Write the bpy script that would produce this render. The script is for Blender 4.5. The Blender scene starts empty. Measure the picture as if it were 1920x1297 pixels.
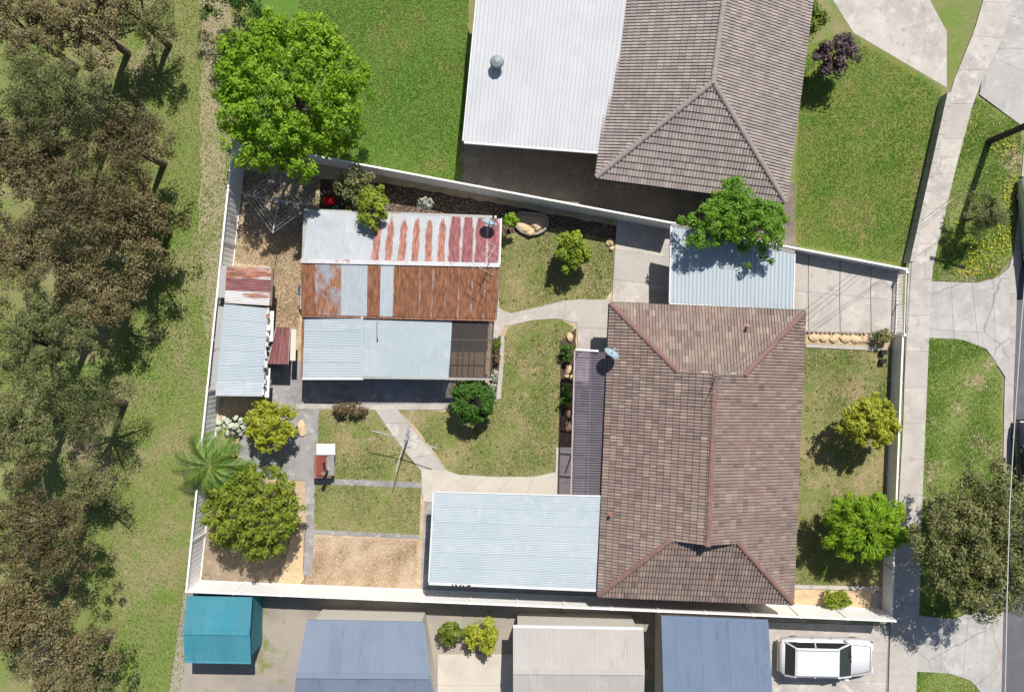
import bpy, bmesh, math, random
import numpy as np
from mathutils import Vector, Matrix

# ------------------------------------------------------------------ camera, sky, sun, exposure
SC = bpy.context.scene
COL = SC.collection
S, H = 37.0, 40.0                       # photograph pixels per metre on the ground, drone height in metres
cam_d = bpy.data.cameras.new('drone_camera')
cam = bpy.data.objects.new('drone_camera', cam_d); COL.objects.link(cam)
cam.location = (0, 0, H); cam.rotation_euler = (0, 0, 0)
cam_d.sensor_width = 36; cam_d.lens = 36 * H / (1920 / S)
cam_d.clip_start = 0.5; cam_d.clip_end = 400
SC.camera = cam

SUN = Vector((0.23, 0.67, 1.0)).normalized()        # towards the sun
elev = math.asin(SUN.z)
world = bpy.data.worlds.new('World'); SC.world = world; world.use_nodes = True
wn = world.node_tree.nodes; wl = world.node_tree.links
sky = wn.new('ShaderNodeTexSky'); sky.sky_type = 'NISHITA'; sky.sun_disc = False
sky.sun_elevation = elev; sky.sun_rotation = math.atan2(SUN.x, SUN.y)
bg = wn['Background']; bg.inputs['Strength'].default_value = 0.075
wl.new(sky.outputs[0], bg.inputs['Color'])
sun_d = bpy.data.lights.new('sun', 'SUN'); sun_d.energy = 4.9; sun_d.angle = math.radians(0.53)
sun_d.color = (1.0, 0.955, 0.89)
sun = bpy.data.objects.new('sun', sun_d); COL.objects.link(sun)
sun.location = SUN * 80
sun.rotation_euler = SUN.to_track_quat('Z', 'Y').to_euler()
SC.view_settings.view_transform = 'Standard'; SC.view_settings.look = 'None'
SC.view_settings.exposure = 0.22; SC.view_settings.gamma = 1.0
SC.cycles.max_bounces = 8; SC.cycles.transparent_max_bounces = 12
SC.cycles.use_denoising = True

R = random.Random(7)
N = np.random.default_rng(11)


def P(px, py, h=0.0):
    """photograph pixel + height -> world point"""
    k = (H - h) / H / S
    return Vector(((px - 960) * k, (648.5 - py) * k, h))


# ------------------------------------------------------------------ materials
MATS = {}


def mat(name, base, layers=(), tint=None, rough=0.85, metal=0.0, bump=None, spec=0.3, rand=None, alpha=None, transl=None, cracks=None):
    """base colour, then noise layers (colour, scale, low, high[, stretch]); tint = colour stops over the 'tint' attribute;
    rand = colour mixed by object random; alpha = (factor, filter colour); transl = translucent share"""
    if name in MATS:
        return MATS[name]
    m = bpy.data.materials.new(name); m.use_nodes = True
    nt = m.node_tree; nd = nt.nodes; lk = nt.links
    bs = nd['Principled BSDF']; out = nd['Material Output']
    geo = nd.new('ShaderNodeNewGeometry')
    col = None
    if tint:
        at = nd.new('ShaderNodeAttribute'); at.attribute_name = 'tint'
        cr = nd.new('ShaderNodeValToRGB')
        while len(cr.color_ramp.elements) < len(tint):
            cr.color_ramp.elements.new(0.5)
        for i, c in enumerate(tint):
            e = cr.color_ramp.elements[i]; e.position = i / (len(tint) - 1); e.color = (*c, 1)
        lk.new(at.outputs['Fac'], cr.inputs['Fac']); col = cr.outputs['Color']
    else:
        rgb = nd.new('ShaderNodeRGB'); rgb.outputs[0].default_value = (*base, 1); col = rgb.outputs[0]
    for i, L in enumerate(layers):
        c, sc, lo, hi = L[:4]
        mp = nd.new('ShaderNodeMapping'); mp.inputs['Location'].default_value = (i * 13.7, i * 7.1, i * 3.3)
        if len(L) > 4:
            mp.inputs['Scale'].default_value = L[4]
        lk.new(geo.outputs['Position'], mp.inputs['Vector'])
        nz = nd.new('ShaderNodeTexNoise'); nz.inputs['Scale'].default_value = sc
        nz.inputs['Detail'].default_value = 7; nz.inputs['Roughness'].default_value = 0.62
        lk.new(mp.outputs[0], nz.inputs['Vector'])
        mr = nd.new('ShaderNodeMapRange'); mr.inputs['From Min'].default_value = lo; mr.inputs['From Max'].default_value = hi
        lk.new(nz.outputs['Fac'], mr.inputs['Value'])
        mx = nd.new('ShaderNodeMix'); mx.data_type = 'RGBA'
        lk.new(mr.outputs[0], mx.inputs['Factor']); lk.new(col, mx.inputs['A']); mx.inputs['B'].default_value = (*c, 1)
        col = mx.outputs['Result']
    if cracks:
        nz = nd.new('ShaderNodeTexNoise'); nz.inputs['Scale'].default_value = 2.2; nz.inputs['Detail'].default_value = 5
        lk.new(geo.outputs['Position'], nz.inputs['Vector'])
        mxv = nd.new('ShaderNodeMix'); mxv.data_type = 'VECTOR'; mxv.inputs['Factor'].default_value = .22
        lk.new(geo.outputs['Position'], mxv.inputs['A']); lk.new(nz.outputs['Color'], mxv.inputs['B'])
        vo = nd.new('ShaderNodeTexVoronoi'); vo.feature = 'DISTANCE_TO_EDGE'; vo.inputs['Scale'].default_value = cracks[0]
        lk.new(mxv.outputs['Result'], vo.inputs['Vector'])
        mr = nd.new('ShaderNodeMapRange'); mr.inputs['From Min'].default_value = cracks[1] * .4; mr.inputs['From Max'].default_value = cracks[1]
        mr.inputs['To Min'].default_value = .5; mr.inputs['To Max'].default_value = 0
        lk.new(vo.outputs['Distance'], mr.inputs['Value'])
        mx = nd.new('ShaderNodeMix'); mx.data_type = 'RGBA'
        lk.new(mr.outputs[0], mx.inputs['Factor']); lk.new(col, mx.inputs['A']); mx.inputs['B'].default_value = (.10, .09, .075, 1)
        col = mx.outputs['Result']
    if rand:
        oi = nd.new('ShaderNodeObjectInfo')
        mr = nd.new('ShaderNodeMapRange'); mr.inputs['To Max'].default_value = rand[1]
        lk.new(oi.outputs['Random'], mr.inputs['Value'])
        mx = nd.new('ShaderNodeMix'); mx.data_type = 'RGBA'
        lk.new(mr.outputs[0], mx.inputs['Factor']); lk.new(col, mx.inputs['A']); mx.inputs['B'].default_value = (*rand[0], 1)
        col = mx.outputs['Result']
    lk.new(col, bs.inputs['Base Color'])
    bs.inputs['Roughness'].default_value = rough; bs.inputs['Metallic'].default_value = metal
    bs.inputs['Specular IOR Level'].default_value = spec
    if bump:
        nz = nd.new('ShaderNodeTexNoise'); nz.inputs['Scale'].default_value = bump[0]; nz.inputs['Detail'].default_value = 6
        lk.new(geo.outputs['Position'], nz.inputs['Vector'])
        bp = nd.new('ShaderNodeBump'); bp.inputs['Strength'].default_value = bump[1]; bp.inputs['Distance'].default_value = bump[2] if len(bump) > 2 else 0.02
        lk.new(nz.outputs['Fac'], bp.inputs['Height']); lk.new(bp.outputs[0], bs.inputs['Normal'])
    sh = bs.outputs[0]
    if transl:
        tr = nd.new('ShaderNodeBsdfTranslucent'); lk.new(col, tr.inputs['Color'])
        ms = nd.new('ShaderNodeMixShader'); ms.inputs[0].default_value = transl
        lk.new(sh, ms.inputs[1]); lk.new(tr.outputs[0], ms.inputs[2]); sh = ms.outputs[0]
    if alpha:
        tp = nd.new('ShaderNodeBsdfTransparent'); tp.inputs['Color'].default_value = (*alpha[1], 1)
        ms = nd.new('ShaderNodeMixShader'); ms.inputs[0].default_value = alpha[0]
        lk.new(sh, ms.inputs[1]); lk.new(tp.outputs[0], ms.inputs[2]); sh = ms.outputs[0]
    lk.new(sh, out.inputs['Surface'])
    MATS[name] = m
    return m


def rusty(name, base, rust, lo, hi, streak=None, rough=0.6, scale=2.0, stretch=(1, 1, 1), extra=None, rand=0.25, streak_u=(0.12, 0.34)):
    """corrugated sheet with rust: noise mask, optionally limited to a band across the sheet (UV)"""
    m = mat(name, base, layers=[(tuple(x * 0.8 for x in base), 1.3, .4, .75), (tuple(min(1, x * 1.12) for x in base), 5, .45, .8, stretch)],
            rough=rough, spec=0.4, rand=(tuple(x * 0.82 for x in base), rand))
    nt = m.node_tree; nd = nt.nodes; lk = nt.links; bs = nd['Principled BSDF']
    col = bs.inputs['Base Color'].links[0].from_socket
    geo = [n for n in nd if n.bl_idname == 'ShaderNodeNewGeometry'][0]
    mp = nd.new('ShaderNodeMapping'); mp.inputs['Scale'].default_value = stretch; mp.inputs['Location'].default_value = (3.1, 9.2, 0)
    lk.new(geo.outputs['Position'], mp.inputs['Vector'])
    nz = nd.new('ShaderNodeTexNoise'); nz.inputs['Scale'].default_value = scale; nz.inputs['Detail'].default_value = 8; nz.inputs['Roughness'].default_value = 0.65
    lk.new(mp.outputs[0], nz.inputs['Vector'])
    val = nz.outputs['Fac']
    if streak:
        uv = nd.new('ShaderNodeUVMap'); sp = nd.new('ShaderNodeSeparateXYZ'); lk.new(uv.outputs[0], sp.inputs[0])
        a = nd.new('ShaderNodeMath'); a.operation = 'SUBTRACT'; lk.new(sp.outputs['X'], a.inputs[0]); a.inputs[1].default_value = 0.5
        b = nd.new('ShaderNodeMath'); b.operation = 'ABSOLUTE'; lk.new(a.outputs[0], b.inputs[0])
        mr = nd.new('ShaderNodeMapRange'); mr.inputs['From Min'].default_value = streak_u[0]; mr.inputs['From Max'].default_value = streak_u[1]
        mr.inputs['To Min'].default_value = 0.28; mr.inputs['To Max'].default_value = -0.3
        lk.new(b.outputs[0], mr.inputs['Value'])
        mv = nd.new('ShaderNodeMapRange'); mv.inputs['From Min'].default_value = streak[0]; mv.inputs['From Max'].default_value = streak[1]
        mv.inputs['To Min'].default_value = 0.12; mv.inputs['To Max'].default_value = -0.35
        lk.new(sp.outputs['Y'], mv.inputs['Value'])
        c = nd.new('ShaderNodeMath'); lk.new(mr.outputs[0], c.inputs[0]); lk.new(mv.outputs[0], c.inputs[1])
        d = nd.new('ShaderNodeMath'); lk.new(c.outputs[0], d.inputs[0]); lk.new(val, d.inputs[1]); val = d.outputs[0]
    mr2 = nd.new('ShaderNodeMapRange'); mr2.inputs['From Min'].default_value = lo; mr2.inputs['From Max'].default_value = hi
    lk.new(val, mr2.inputs['Value'])
    nz2 = nd.new('ShaderNodeTexNoise'); nz2.inputs['Scale'].default_value = 9; nz2.inputs['Detail'].default_value = 6
    mp2 = nd.new('ShaderNodeMapping'); mp2.inputs['Scale'].default_value = tuple(.12 if x < 1 else 1 for x in stretch)
    lk.new(geo.outputs['Position'], mp2.inputs['Vector']); lk.new(mp2.outputs[0], nz2.inputs['Vector'])
    rr = nd.new('ShaderNodeValToRGB'); e = rr.color_ramp.elements
    e[0].position = .32; e[0].color = (*[x * 0.55 for x in rust], 1); e[1].position = .68; e[1].color = (*[min(1, x * 1.35) for x in rust], 1)
    lk.new(nz2.outputs['Fac'], rr.inputs['Fac'])
    mx = nd.new('ShaderNodeMix'); mx.data_type = 'RGBA'
    lk.new(mr2.outputs[0], mx.inputs['Factor']); lk.new(col, mx.inputs['A']); lk.new(rr.outputs[0], mx.inputs['B'])
    lk.new(mx.outputs['Result'], bs.inputs['Base Color'])
    return m


# ------------------------------------------------------------------ mesh helpers
def newobj(name, me, material, parent=None):
    o = bpy.data.objects.new(name, me); COL.objects.link(o)
    if material is not None and me is not None and len(me.materials) == 0:
        me.materials.append(material)
    if parent is not None:
        o.parent = parent
        o.matrix_parent_inverse = Matrix.Translation(parent_world(parent)).inverted()
    return o


def parent_world(p):
    loc = Vector(p.location)
    return loc


def thing(name, label, cat, loc=(0, 0, 0), group=None):
    o = bpy.data.objects.new(name, None); COL.objects.link(o)
    o.location = loc; o.empty_display_size = 0.3
    tag(o, label, cat, group)
    return o


def tag(o, label=None, cat=None, group=None, kind=None):
    if label: o['label'] = label
    if cat: o['category'] = cat
    if group: o['group'] = group
    if kind: o['kind'] = kind
    return o


class MB:
    def __init__(s):
        s.v = []; s.f = []; s.uv = None

    def add(s, verts, faces):
        b = len(s.v); s.v += [tuple(v) for v in verts]; s.f += [tuple(b + i for i in f) for f in faces]
        return s

    def box(s, c, size, rz=0.0, mtx=None):
        x, y, z = (d / 2 for d in size)
        vs = [Vector((sx * x, sy * y, sz * z)) for sz in (-1, 1) for sy in (-1, 1) for sx in (-1, 1)]
        m = mtx if mtx is not None else Matrix.Translation(Vector(c)) @ Matrix.Rotation(rz, 4, 'Z')
        return s.add([m @ v for v in vs], [(0, 2, 3, 1), (4, 5, 7, 6), (0, 1, 5, 4), (2, 6, 7, 3), (0, 4, 6, 2), (1, 3, 7, 5)])

    def beam(s, a, b, w, h, up=(0, 0, 1)):
        a = Vector(a); b = Vector(b); d = b - a; L = d.length
        if L < 1e-6: return s
        y = d / L; z = Vector(up); x = y.cross(z)
        if x.length < 1e-4: x = y.cross(Vector((1, 0, 0)))
        x.normalize(); z = x.cross(y)
        m = Matrix((x, y, z)).transposed().to_4x4(); m.translation = (a + b) / 2
        return s.box(None, (w, L, h), mtx=m)

    def prism(s, poly, z0, z1):
        n = len(poly)
        vs = [(p[0], p[1], z0) for p in poly] + [(p[0], p[1], z1) for p in poly]
        area = sum(poly[i][0] * poly[(i + 1) % n][1] - poly[(i + 1) % n][0] * poly[i][1] for i in range(n))
        idx = list(range(n)) if area > 0 else list(range(n - 1, -1, -1))
        fs = [tuple(n + i for i in idx), tuple(reversed(idx))]
        for k in range(n):
            i, j = idx[k], idx[(k + 1) % n]
            fs.append((i, j, n + j, n + i))
        return s.add(vs, fs)

    def tube(s, pts, r, n=6, caps=True):
        pts = [Vector(p) for p in pts]; rs = r if isinstance(r, (list, tuple)) else [r] * len(pts)
        rings = []
        prev = None
        for i, p in enumerate(pts):
            d = (pts[min(i + 1, len(pts) - 1)] - pts[max(i - 1, 0)]).normalized()
            x = prev - d * prev.dot(d) if prev is not None else d.cross(Vector((0, 0, 1)))
            if x.length < 1e-3: x = d.cross(Vector((1, 0, 0)))
            x.normalize(); y = d.cross(x); prev = x
            rings.append([p + (x * math.cos(2 * math.pi * k / n) + y * math.sin(2 * math.pi * k / n)) * rs[i] for k in range(n)])
        vs = [v for rg in rings for v in rg]
        fs = [(i * n + k, i * n + (k + 1) % n, (i + 1) * n + (k + 1) % n, (i + 1) * n + k) for i in range(len(pts) - 1) for k in range(n)]
        if caps:
            fs += [tuple(range(n - 1, -1, -1)), tuple((len(pts) - 1) * n + k for k in range(n))]
        return s.add(vs, fs)

    def lathe(s, prof, c=(0, 0, 0), n=16, mtx=None):
        vs = []; fs = []
        for r, z in prof:
            for k in range(n):
                a = 2 * math.pi * k / n
                v = Vector((r * math.cos(a), r * math.sin(a), z))
                vs.append(mtx @ v if mtx is not None else v + Vector(c))
        for i in range(len(prof) - 1):
            for k in range(n):
                fs.append((i * n + k, i * n + (k + 1) % n, (i + 1) * n + (k + 1) % n, (i + 1) * n + k))
        fs.append(tuple(range(n - 1, -1, -1))); fs.append(tuple((len(prof) - 1) * n + k for k in range(n)))
        return s.add(vs, fs)

    def mesh(s, name, smooth=False):
        me = bpy.data.meshes.new(name); me.from_pydata(s.v, [], s.f); me.update()
        if smooth: me.polygons.foreach_set('use_smooth', [True] * len(me.polygons))
        return me

    def build(s, name, material, parent=None, smooth=False):
        return newobj(name, s.mesh(name, smooth), material, parent)


def px2(poly, h=0.0):
    return [tuple(P(x, y, h)[:2]) for x, y in poly]


def wobble(poly, step=0.3, amp=0.03, rng=R, closed=True):
    out = []
    n = len(poly)
    for i in range(n if closed else n - 1):
        a = Vector(poly[i]); b = Vector(poly[(i + 1) % n]); k = max(1, int((b - a).length / step))
        for j in range(k):
            p = a.lerp(b, j / k); out.append((p.x + rng.uniform(-amp, amp), p.y + rng.uniform(-amp, amp)))
    return out


def inside(pts, poly):
    x = pts[:, 0]; y = pts[:, 1]; r = np.zeros(len(pts), bool)
    n = len(poly); j = n - 1
    for i in range(n):
        xi, yi = poly[i]; xj, yj = poly[j]
        c = ((yi > y) != (yj > y))
        with np.errstate(divide='ignore', invalid='ignore'):
            c &= x < (xj - xi) * (y - yi) / (yj - yi + 1e-12) + xi
        r ^= c; j = i
    return r


BLOCK = []          # concrete, beds and buildings: no grass grows there


def sheet(name, poly, z, material, kind='structure', amp=0.0, step=0.3, block=False, thick=None):
    p = px2(poly)
    if amp: p = wobble(p, step, amp)
    mb = MB()
    if thick: mb.prism(p, z - thick, z)
    else: mb.add([(x, y, z) for x, y in p], [tuple(range(len(p)))])
    me = mb.mesh(name)
    bm = bmesh.new(); bm.from_mesh(me); bmesh.ops.triangulate(bm, faces=[f for f in bm.faces if len(f.verts) > 4])
    if not thick:
        for f in bm.faces:
            if f.normal.z < 0: f.normal_flip()
    bm.to_mesh(me); bm.free()
    o = newobj(name, me, material)
    if kind: o['kind'] = kind
    if block: BLOCK.append(p)
    return o


def face_attr(me, vals, name='tint'):
    a = me.attributes.new(name, 'FLOAT', 'FACE'); a.data.foreach_set('value', np.asarray(vals, dtype=np.float32))


def quads_mesh(name, V, tint):
    """V: (n,k,3) polygons of k corners"""
    n, k = V.shape[:2]
    me = bpy.data.meshes.new(name)
    me.vertices.add(n * k); me.vertices.foreach_set('co', V.reshape(-1).astype(np.float32))
    me.loops.add(n * k); me.loops.foreach_set('vertex_index', np.arange(n * k, dtype=np.int32))
    me.polygons.add(n); me.polygons.foreach_set('loop_start', np.arange(0, n * k, k, dtype=np.int32))
    me.update(calc_edges=True); me.validate()
    face_attr(me, tint)
    return me


def unit(v):
    return v / (np.linalg.norm(v, axis=-1, keepdims=True) + 1e-9)


def leaf_quads(C, Nn, size, asp=0.5, rng=N, along=None):
    t = unit(np.cross(Nn, rng.normal(size=Nn.shape))) if along is None else unit(along - Nn * (along * Nn).sum(1, keepdims=True)); b = np.cross(Nn, t)
    s = size[:, None]
    fold = Nn * s * 0.15
    return np.stack([C - t * s, C + b * s * asp + fold, C + t * s, C - b * s * asp + fold], axis=1)


# ------------------------------------------------------------------ material library
M_ground = mat('park_grass_ground', (0.175, 0.20, 0.06), [((0.27, 0.225, 0.125), .22, .48, .62), ((0.14, 0.21, 0.04), .6, .5, .65), ((0.32, 0.27, 0.16), 3.5, .58, .75), ((0.10, 0.11, 0.04), 9, .58, .8)], bump=(14, .5, .05))
M_dry = mat('dry_grass_ground', (0.46, 0.355, 0.225), [((0.26, 0.25, 0.10), .9, .54, .66), ((0.56, 0.45, 0.31), 3.5, .5, .66), ((0.24, 0.17, 0.11), 10, .56, .70)], bump=(18, .7, .04))
M_lawn = mat('lawn_ground', (0.24, 0.24, 0.095), [((0.35, 0.28, 0.155), .5, .47, .60), ((0.16, 0.22, 0.05), .9, .50, .62), ((0.39, 0.31, 0.18), 3.0, .57, .7), ((0.14, 0.135, 0.055), 12, .58, .75)], bump=(20, .6, .03))
M_verge = mat('verge_ground', (0.18, 0.24, 0.06), [((0.40, 0.31, 0.21), .45, .54, .62), ((0.14, 0.22, 0.035), 1.4, .5, .65)], bump=(20, .6, .03))
M_conc = mat('weathered_concrete', (0.50, 0.465, 0.42), [((0.37, 0.345, 0.315), .45, .44, .58), ((0.57, 0.53, 0.475), 1.5, .5, .64), ((0.29, 0.265, 0.24), 2.6, .58, .68), ((0.20, 0.18, 0.165), 8, .61, .72), ((0.43, 0.385, 0.34), 40, .5, .75)], bump=(40, .3, .01), rand=((0.39, 0.36, 0.33), .75))
M_conc_cracked = mat('cracked_concrete', (0.43, 0.415, 0.39), [((0.34, 0.325, 0.31), .6, .42, .62), ((0.50, 0.48, 0.45), 2, .5, .66), ((0.27, 0.255, 0.245), 5, .58, .74), ((0.20, 0.19, 0.18), 15, .63, .76)], bump=(40, .3, .01), rand=((0.36, 0.35, 0.335), .5), cracks=(.33, .009))
M_conc_grey = mat('grey_concrete', (0.32, 0.31, 0.31), [((0.20, 0.195, 0.19), .9, .42, .62), ((0.46, 0.45, 0.43), 2.6, .53, .68), ((0.14, 0.13, 0.12), 6, .6, .74), ((0.40, 0.36, 0.33), 20, .55, .75)], bump=(40, .35, .01), rand=((0.26, 0.25, 0.24), .5))
M_conc_warm = mat('warm_pale_concrete', (0.53, 0.485, 0.41), [((0.44, 0.40, 0.34), .9, .45, .7), ((0.36, 0.33, 0.28), 8, .6, .8)], bump=(40, .2, .01), rand=((0.47, 0.43, 0.37), .5))
M_joint = mat('joint_dirt', (0.15, 0.135, 0.115), [((0.09, 0.085, 0.06), 5, .45, .7)])
M_asph = mat('asphalt', (0.115, 0.118, 0.13), [((0.15, 0.15, 0.16), 1.2, .45, .7), ((0.085, 0.085, 0.09), 40, .5, .7)], rough=.9, bump=(120, .4, .008))
M_kerb = mat('kerb_concrete', (0.42, 0.39, 0.36), [((0.33, 0.28, 0.25), 1.5, .45, .7)], bump=(40, .2, .01))
M_mulch = mat('dark_mulch', (0.085, 0.055, 0.04), [((0.15, 0.095, 0.065), 5, .5, .7), ((0.04, 0.03, 0.022), 14, .5, .7)], bump=(25, .9, .05))
M_sand = mat('sandy_soil', (0.52, 0.39, 0.235), [((0.40, 0.28, 0.16), 2.5, .48, .7), ((0.60, 0.48, 0.31), 7, .5, .75)], bump=(25, .5, .03))
M_straw = mat('straw_ground', (0.47, 0.35, 0.235), [((0.56, 0.45, 0.32), 2.2, .45, .62), ((0.33, 0.22, 0.14), 6, .55, .68), ((0.40, 0.25, 0.15), .8, .55, .66)], bump=(25, .8, .04))
M_galv = mat('pale_zinc_sheet', (0.42, 0.475, 0.505), [((0.37, 0.43, 0.465), .5, .4, .64), ((0.455, 0.50, 0.52), 2.2, .5, .66), ((0.36, 0.39, 0.405), 6, .57, .70, (.12, 1, 1)), ((0.30, 0.295, 0.285), 16, .63, .73)], rough=.7, spec=.25, rand=((0.385, 0.44, 0.475), .7))
M_white = mat('white_paint', (0.68, 0.68, 0.67), [((0.58, 0.57, 0.55), 2, .5, .75)], rough=.6)
M_fence = mat('off_white_steel', (0.84, 0.835, 0.82), [((0.78, 0.77, 0.75), 1.5, .5, .75)], rough=.5)
M_darkmetal = mat('dark_gutter', (0.035, 0.033, 0.032), rough=.5)
M_steel = mat('galvanised_tube', (0.52, 0.54, 0.55), [((0.40, 0.41, 0.41), 6, .5, .7)], rough=.45, metal=.3)
M_dullsteel = mat('dull_steel', (0.24, 0.27, 0.27), rough=.5, metal=.2)
M_wood = mat('weathered_timber', (0.20, 0.155, 0.115), [((0.12, 0.09, 0.07), 3, .45, .7)], bump=(30, .4, .01))
M_pole = mat('dark_pole_timber', (0.045, 0.035, 0.03), [((0.075, 0.06, 0.05), 8, .45, .7, (1, 1, .1))], bump=(30, .4, .01))
M_brick = mat('brown_brick_wall', (0.26, 0.15, 0.105), [((0.19, 0.10, 0.07), 4, .45, .7)], bump=(20, .3, .01))
M_wallmetal = mat('old_metal_wall', (0.36, 0.36, 0.35), [((0.25, 0.16, 0.10), 1.5, .55, .7)], rough=.6)
M_tile = mat('concrete_roof_tile', (1, 1, 1), tint=[(0.165, 0.122, 0.108), (0.215, 0.16, 0.14), (0.25, 0.19, 0.165), (0.295, 0.228, 0.19), (0.36, 0.29, 0.23)],
             layers=[((0.235, 0.15, 0.128), .7, .55, .75), ((0.18, 0.148, 0.13), .5, .58, .74), ((0.13, 0.10, 0.085), 9, .62, .8), ((0.36, 0.33, 0.28), 14, .68, .78)], rough=.9, bump=(45, .3, .01))
M_tile_grey = mat('grey_brown_roof_tile', (1, 1, 1), tint=[(0.27, 0.23, 0.21), (0.335, 0.285, 0.26), (0.40, 0.345, 0.315)], layers=[((0.27, 0.235, 0.215), 1.2, .5, .75)], rough=.9, bump=(45, .3, .01))
M_cap = mat('ridge_cap_clay', (0.225, 0.128, 0.108), [((0.27, 0.17, 0.145), 3, .5, .7), ((0.15, 0.095, 0.08), 7, .56, .72), ((0.36, 0.30, 0.26), 11, .64, .74)], rough=.9, rand=((0.18, 0.11, 0.095), .7))
M_capgrey = mat('ridge_cap_grey', (0.30, 0.26, 0.235), rough=.9, rand=((0.25, 0.215, 0.195), .6))
M_under = mat('roof_underlay', (0.05, 0.035, 0.03))
M_rock = mat('golden_sandstone', (0.55, 0.40, 0.235), [((0.42, 0.27, 0.13), 3, .5, .7), ((0.66, 0.53, 0.37), 6, .5, .72)], rough=.95, bump=(15, .6, .03), rand=((0.60, 0.46, 0.30), .6))
M_rockgrey = mat('grey_stone', (0.36, 0.32, 0.28), [((0.22, 0.19, 0.16), 8, .5, .7)], rough=.95, bump=(20, .6, .02), rand=((0.25, 0.2, 0.17), .7))
M_dishblue = mat('dish_pale_blue', (0.27, 0.375, 0.44), rough=.5)
M_poly = mat('tinted_polycarbonate', (0.15, 0.13, 0.165), [((0.20, 0.17, 0.195), 2, .4, .7)], rough=.35, spec=.5, alpha=(0.55, (0.50, 0.44, 0.53)))
M_poly_dark = mat('smoked_polycarbonate', (0.13, 0.115, 0.11), rough=.35, spec=.5, alpha=(0.62, (0.62, 0.56, 0.50)))
M_red = mat('red_plastic', (0.55, 0.015, 0.03), rough=.4)
M_black = mat('black_plastic', (0.015, 0.014, 0.014), rough=.6)
M_rubber = mat('tyre_rubber', (0.02, 0.02, 0.02), rough=.8)
M_glass = mat('car_glass', (0.02, 0.025, 0.03), rough=.08, spec=.8)


def leafmat(name, a, b, c, transl=.35):
    return mat(name, a, tint=[a, b, c], rough=.55, spec=.35, transl=transl)


M_bark = mat('bark', (0.13, 0.10, 0.075), [((0.08, 0.06, 0.045), 6, .45, .7)], bump=(20, .6, .02))
L_bright = leafmat('leaf_bright_green', (0.12, 0.23, 0.012), (0.24, 0.41, 0.02), (0.37, 0.54, 0.04), .42)
L_lime = leafmat('leaf_lime', (0.13, 0.20, 0.02), (0.27, 0.35, 0.03), (0.40, 0.47, 0.05), .4)
L_yellow = leafmat('leaf_yellow_green', (0.19, 0.235, 0.02), (0.40, 0.435, 0.035), (0.60, 0.59, 0.10), .4)
L_dark = leafmat('leaf_dark_green', (0.04, 0.105, 0.012), (0.075, 0.18, 0.02), (0.135, 0.26, 0.035), .35)
L_mid = leafmat('leaf_mid_green', (0.065, 0.12, 0.015), (0.16, 0.225, 0.025), (0.31, 0.34, 0.045))
L_midlight = leafmat('leaf_light_olive_green', (0.10, 0.15, 0.018), (0.23, 0.30, 0.03), (0.40, 0.42, 0.05), .38)
L_emerald = leafmat('leaf_emerald', (0.08, 0.185, 0.016), (0.17, 0.34, 0.03), (0.28, 0.46, 0.05), .42)
L_grey = leafmat('leaf_grey_green', (0.09, 0.11, 0.035), (0.20, 0.215, 0.075), (0.35, 0.335, 0.135), .32)
L_olive = leafmat('leaf_olive_brown', (0.10, 0.08, 0.035), (0.23, 0.19, 0.085), (0.37, 0.31, 0.165), .3)
L_gum = leafmat('leaf_gum_green', (0.09, 0.115, 0.035), (0.19, 0.205, 0.075), (0.30, 0.295, 0.13), .3)
L_silver = leafmat('leaf_silver', (0.25, 0.29, 0.22), (0.42, 0.46, 0.36), (0.58, 0.60, 0.50), .2)
L_brown = leafmat('leaf_brown_dry', (0.09, 0.06, 0.035), (0.20, 0.13, 0.07), (0.16, 0.17, 0.05), .2)
L_plum = leafmat('leaf_plum', (0.07, 0.045, 0.05), (0.13, 0.085, 0.09), (0.19, 0.13, 0.13), .25)
L_flower = leafmat('flower_yellow', (0.45, 0.42, 0.02), (0.62, 0.54, 0.03), (0.75, 0.66, 0.08), .3)
L_grass = leafmat('grass_blade', (0.14, 0.195, 0.04), (0.29, 0.305, 0.10), (0.48, 0.40, 0.225), .35)
L_verge = leafmat('verge_blade', (0.115, 0.22, 0.025), (0.225, 0.325, 0.055), (0.46, 0.40, 0.19), .35)
L_straw = leafmat('straw_blade', (0.30, 0.20, 0.12), (0.51, 0.385, 0.255), (0.68, 0.555, 0.42), .25)
L_litter = leafmat('leaf_litter_bits', (0.14, 0.10, 0.065), (0.36, 0.28, 0.20), (0.64, 0.54, 0.42), .1)

# ------------------------------------------------------------------ ground and terrain
def plain(name, x0, y0, x1, y1, z, m, kind='structure'):
    o = MB().add([(x0, y0, z), (x1, y0, z), (x1, y1, z), (x0, y1, z)], [(0, 1, 2, 3)]).build(name, m); o['kind'] = kind
    return o


plain('ground', -160, -160, 160, 160, 0.0, M_ground)
sheet('dry_track', [(372, -60), (430, -60), (440, 150), (450, 300), (432, 500), (425, 640), (385, 640), (375, 400), (378, 150)], .004, mat('worn_track', (0.31, 0.265, 0.165), [((0.19, 0.21, 0.075), .8, .5, .62), ((0.38, 0.31, 0.21), 3.5, .52, .7), ((0.18, 0.14, 0.09), 10, .56, .7)], bump=(18, .6, .04)), amp=.12, step=.6)
LOT = [(449, 272), (1694, 507), (1664, 1152), (363, 1098)]
sheet('yard_ground', LOT, .008, M_dry)
M_neigh = mat('neighbour_yard', (0.33, 0.29, 0.24), [((0.26, 0.23, 0.20), .5, .45, .65), ((0.18, 0.20, 0.07), .4, .55, .62)], bump=(20, .4, .02))
sheet('neighbour_yard_ground', [(345, 1108), (1700, 1165), (1690, 1420), (300, 1420)], .004, M_neigh)
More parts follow.
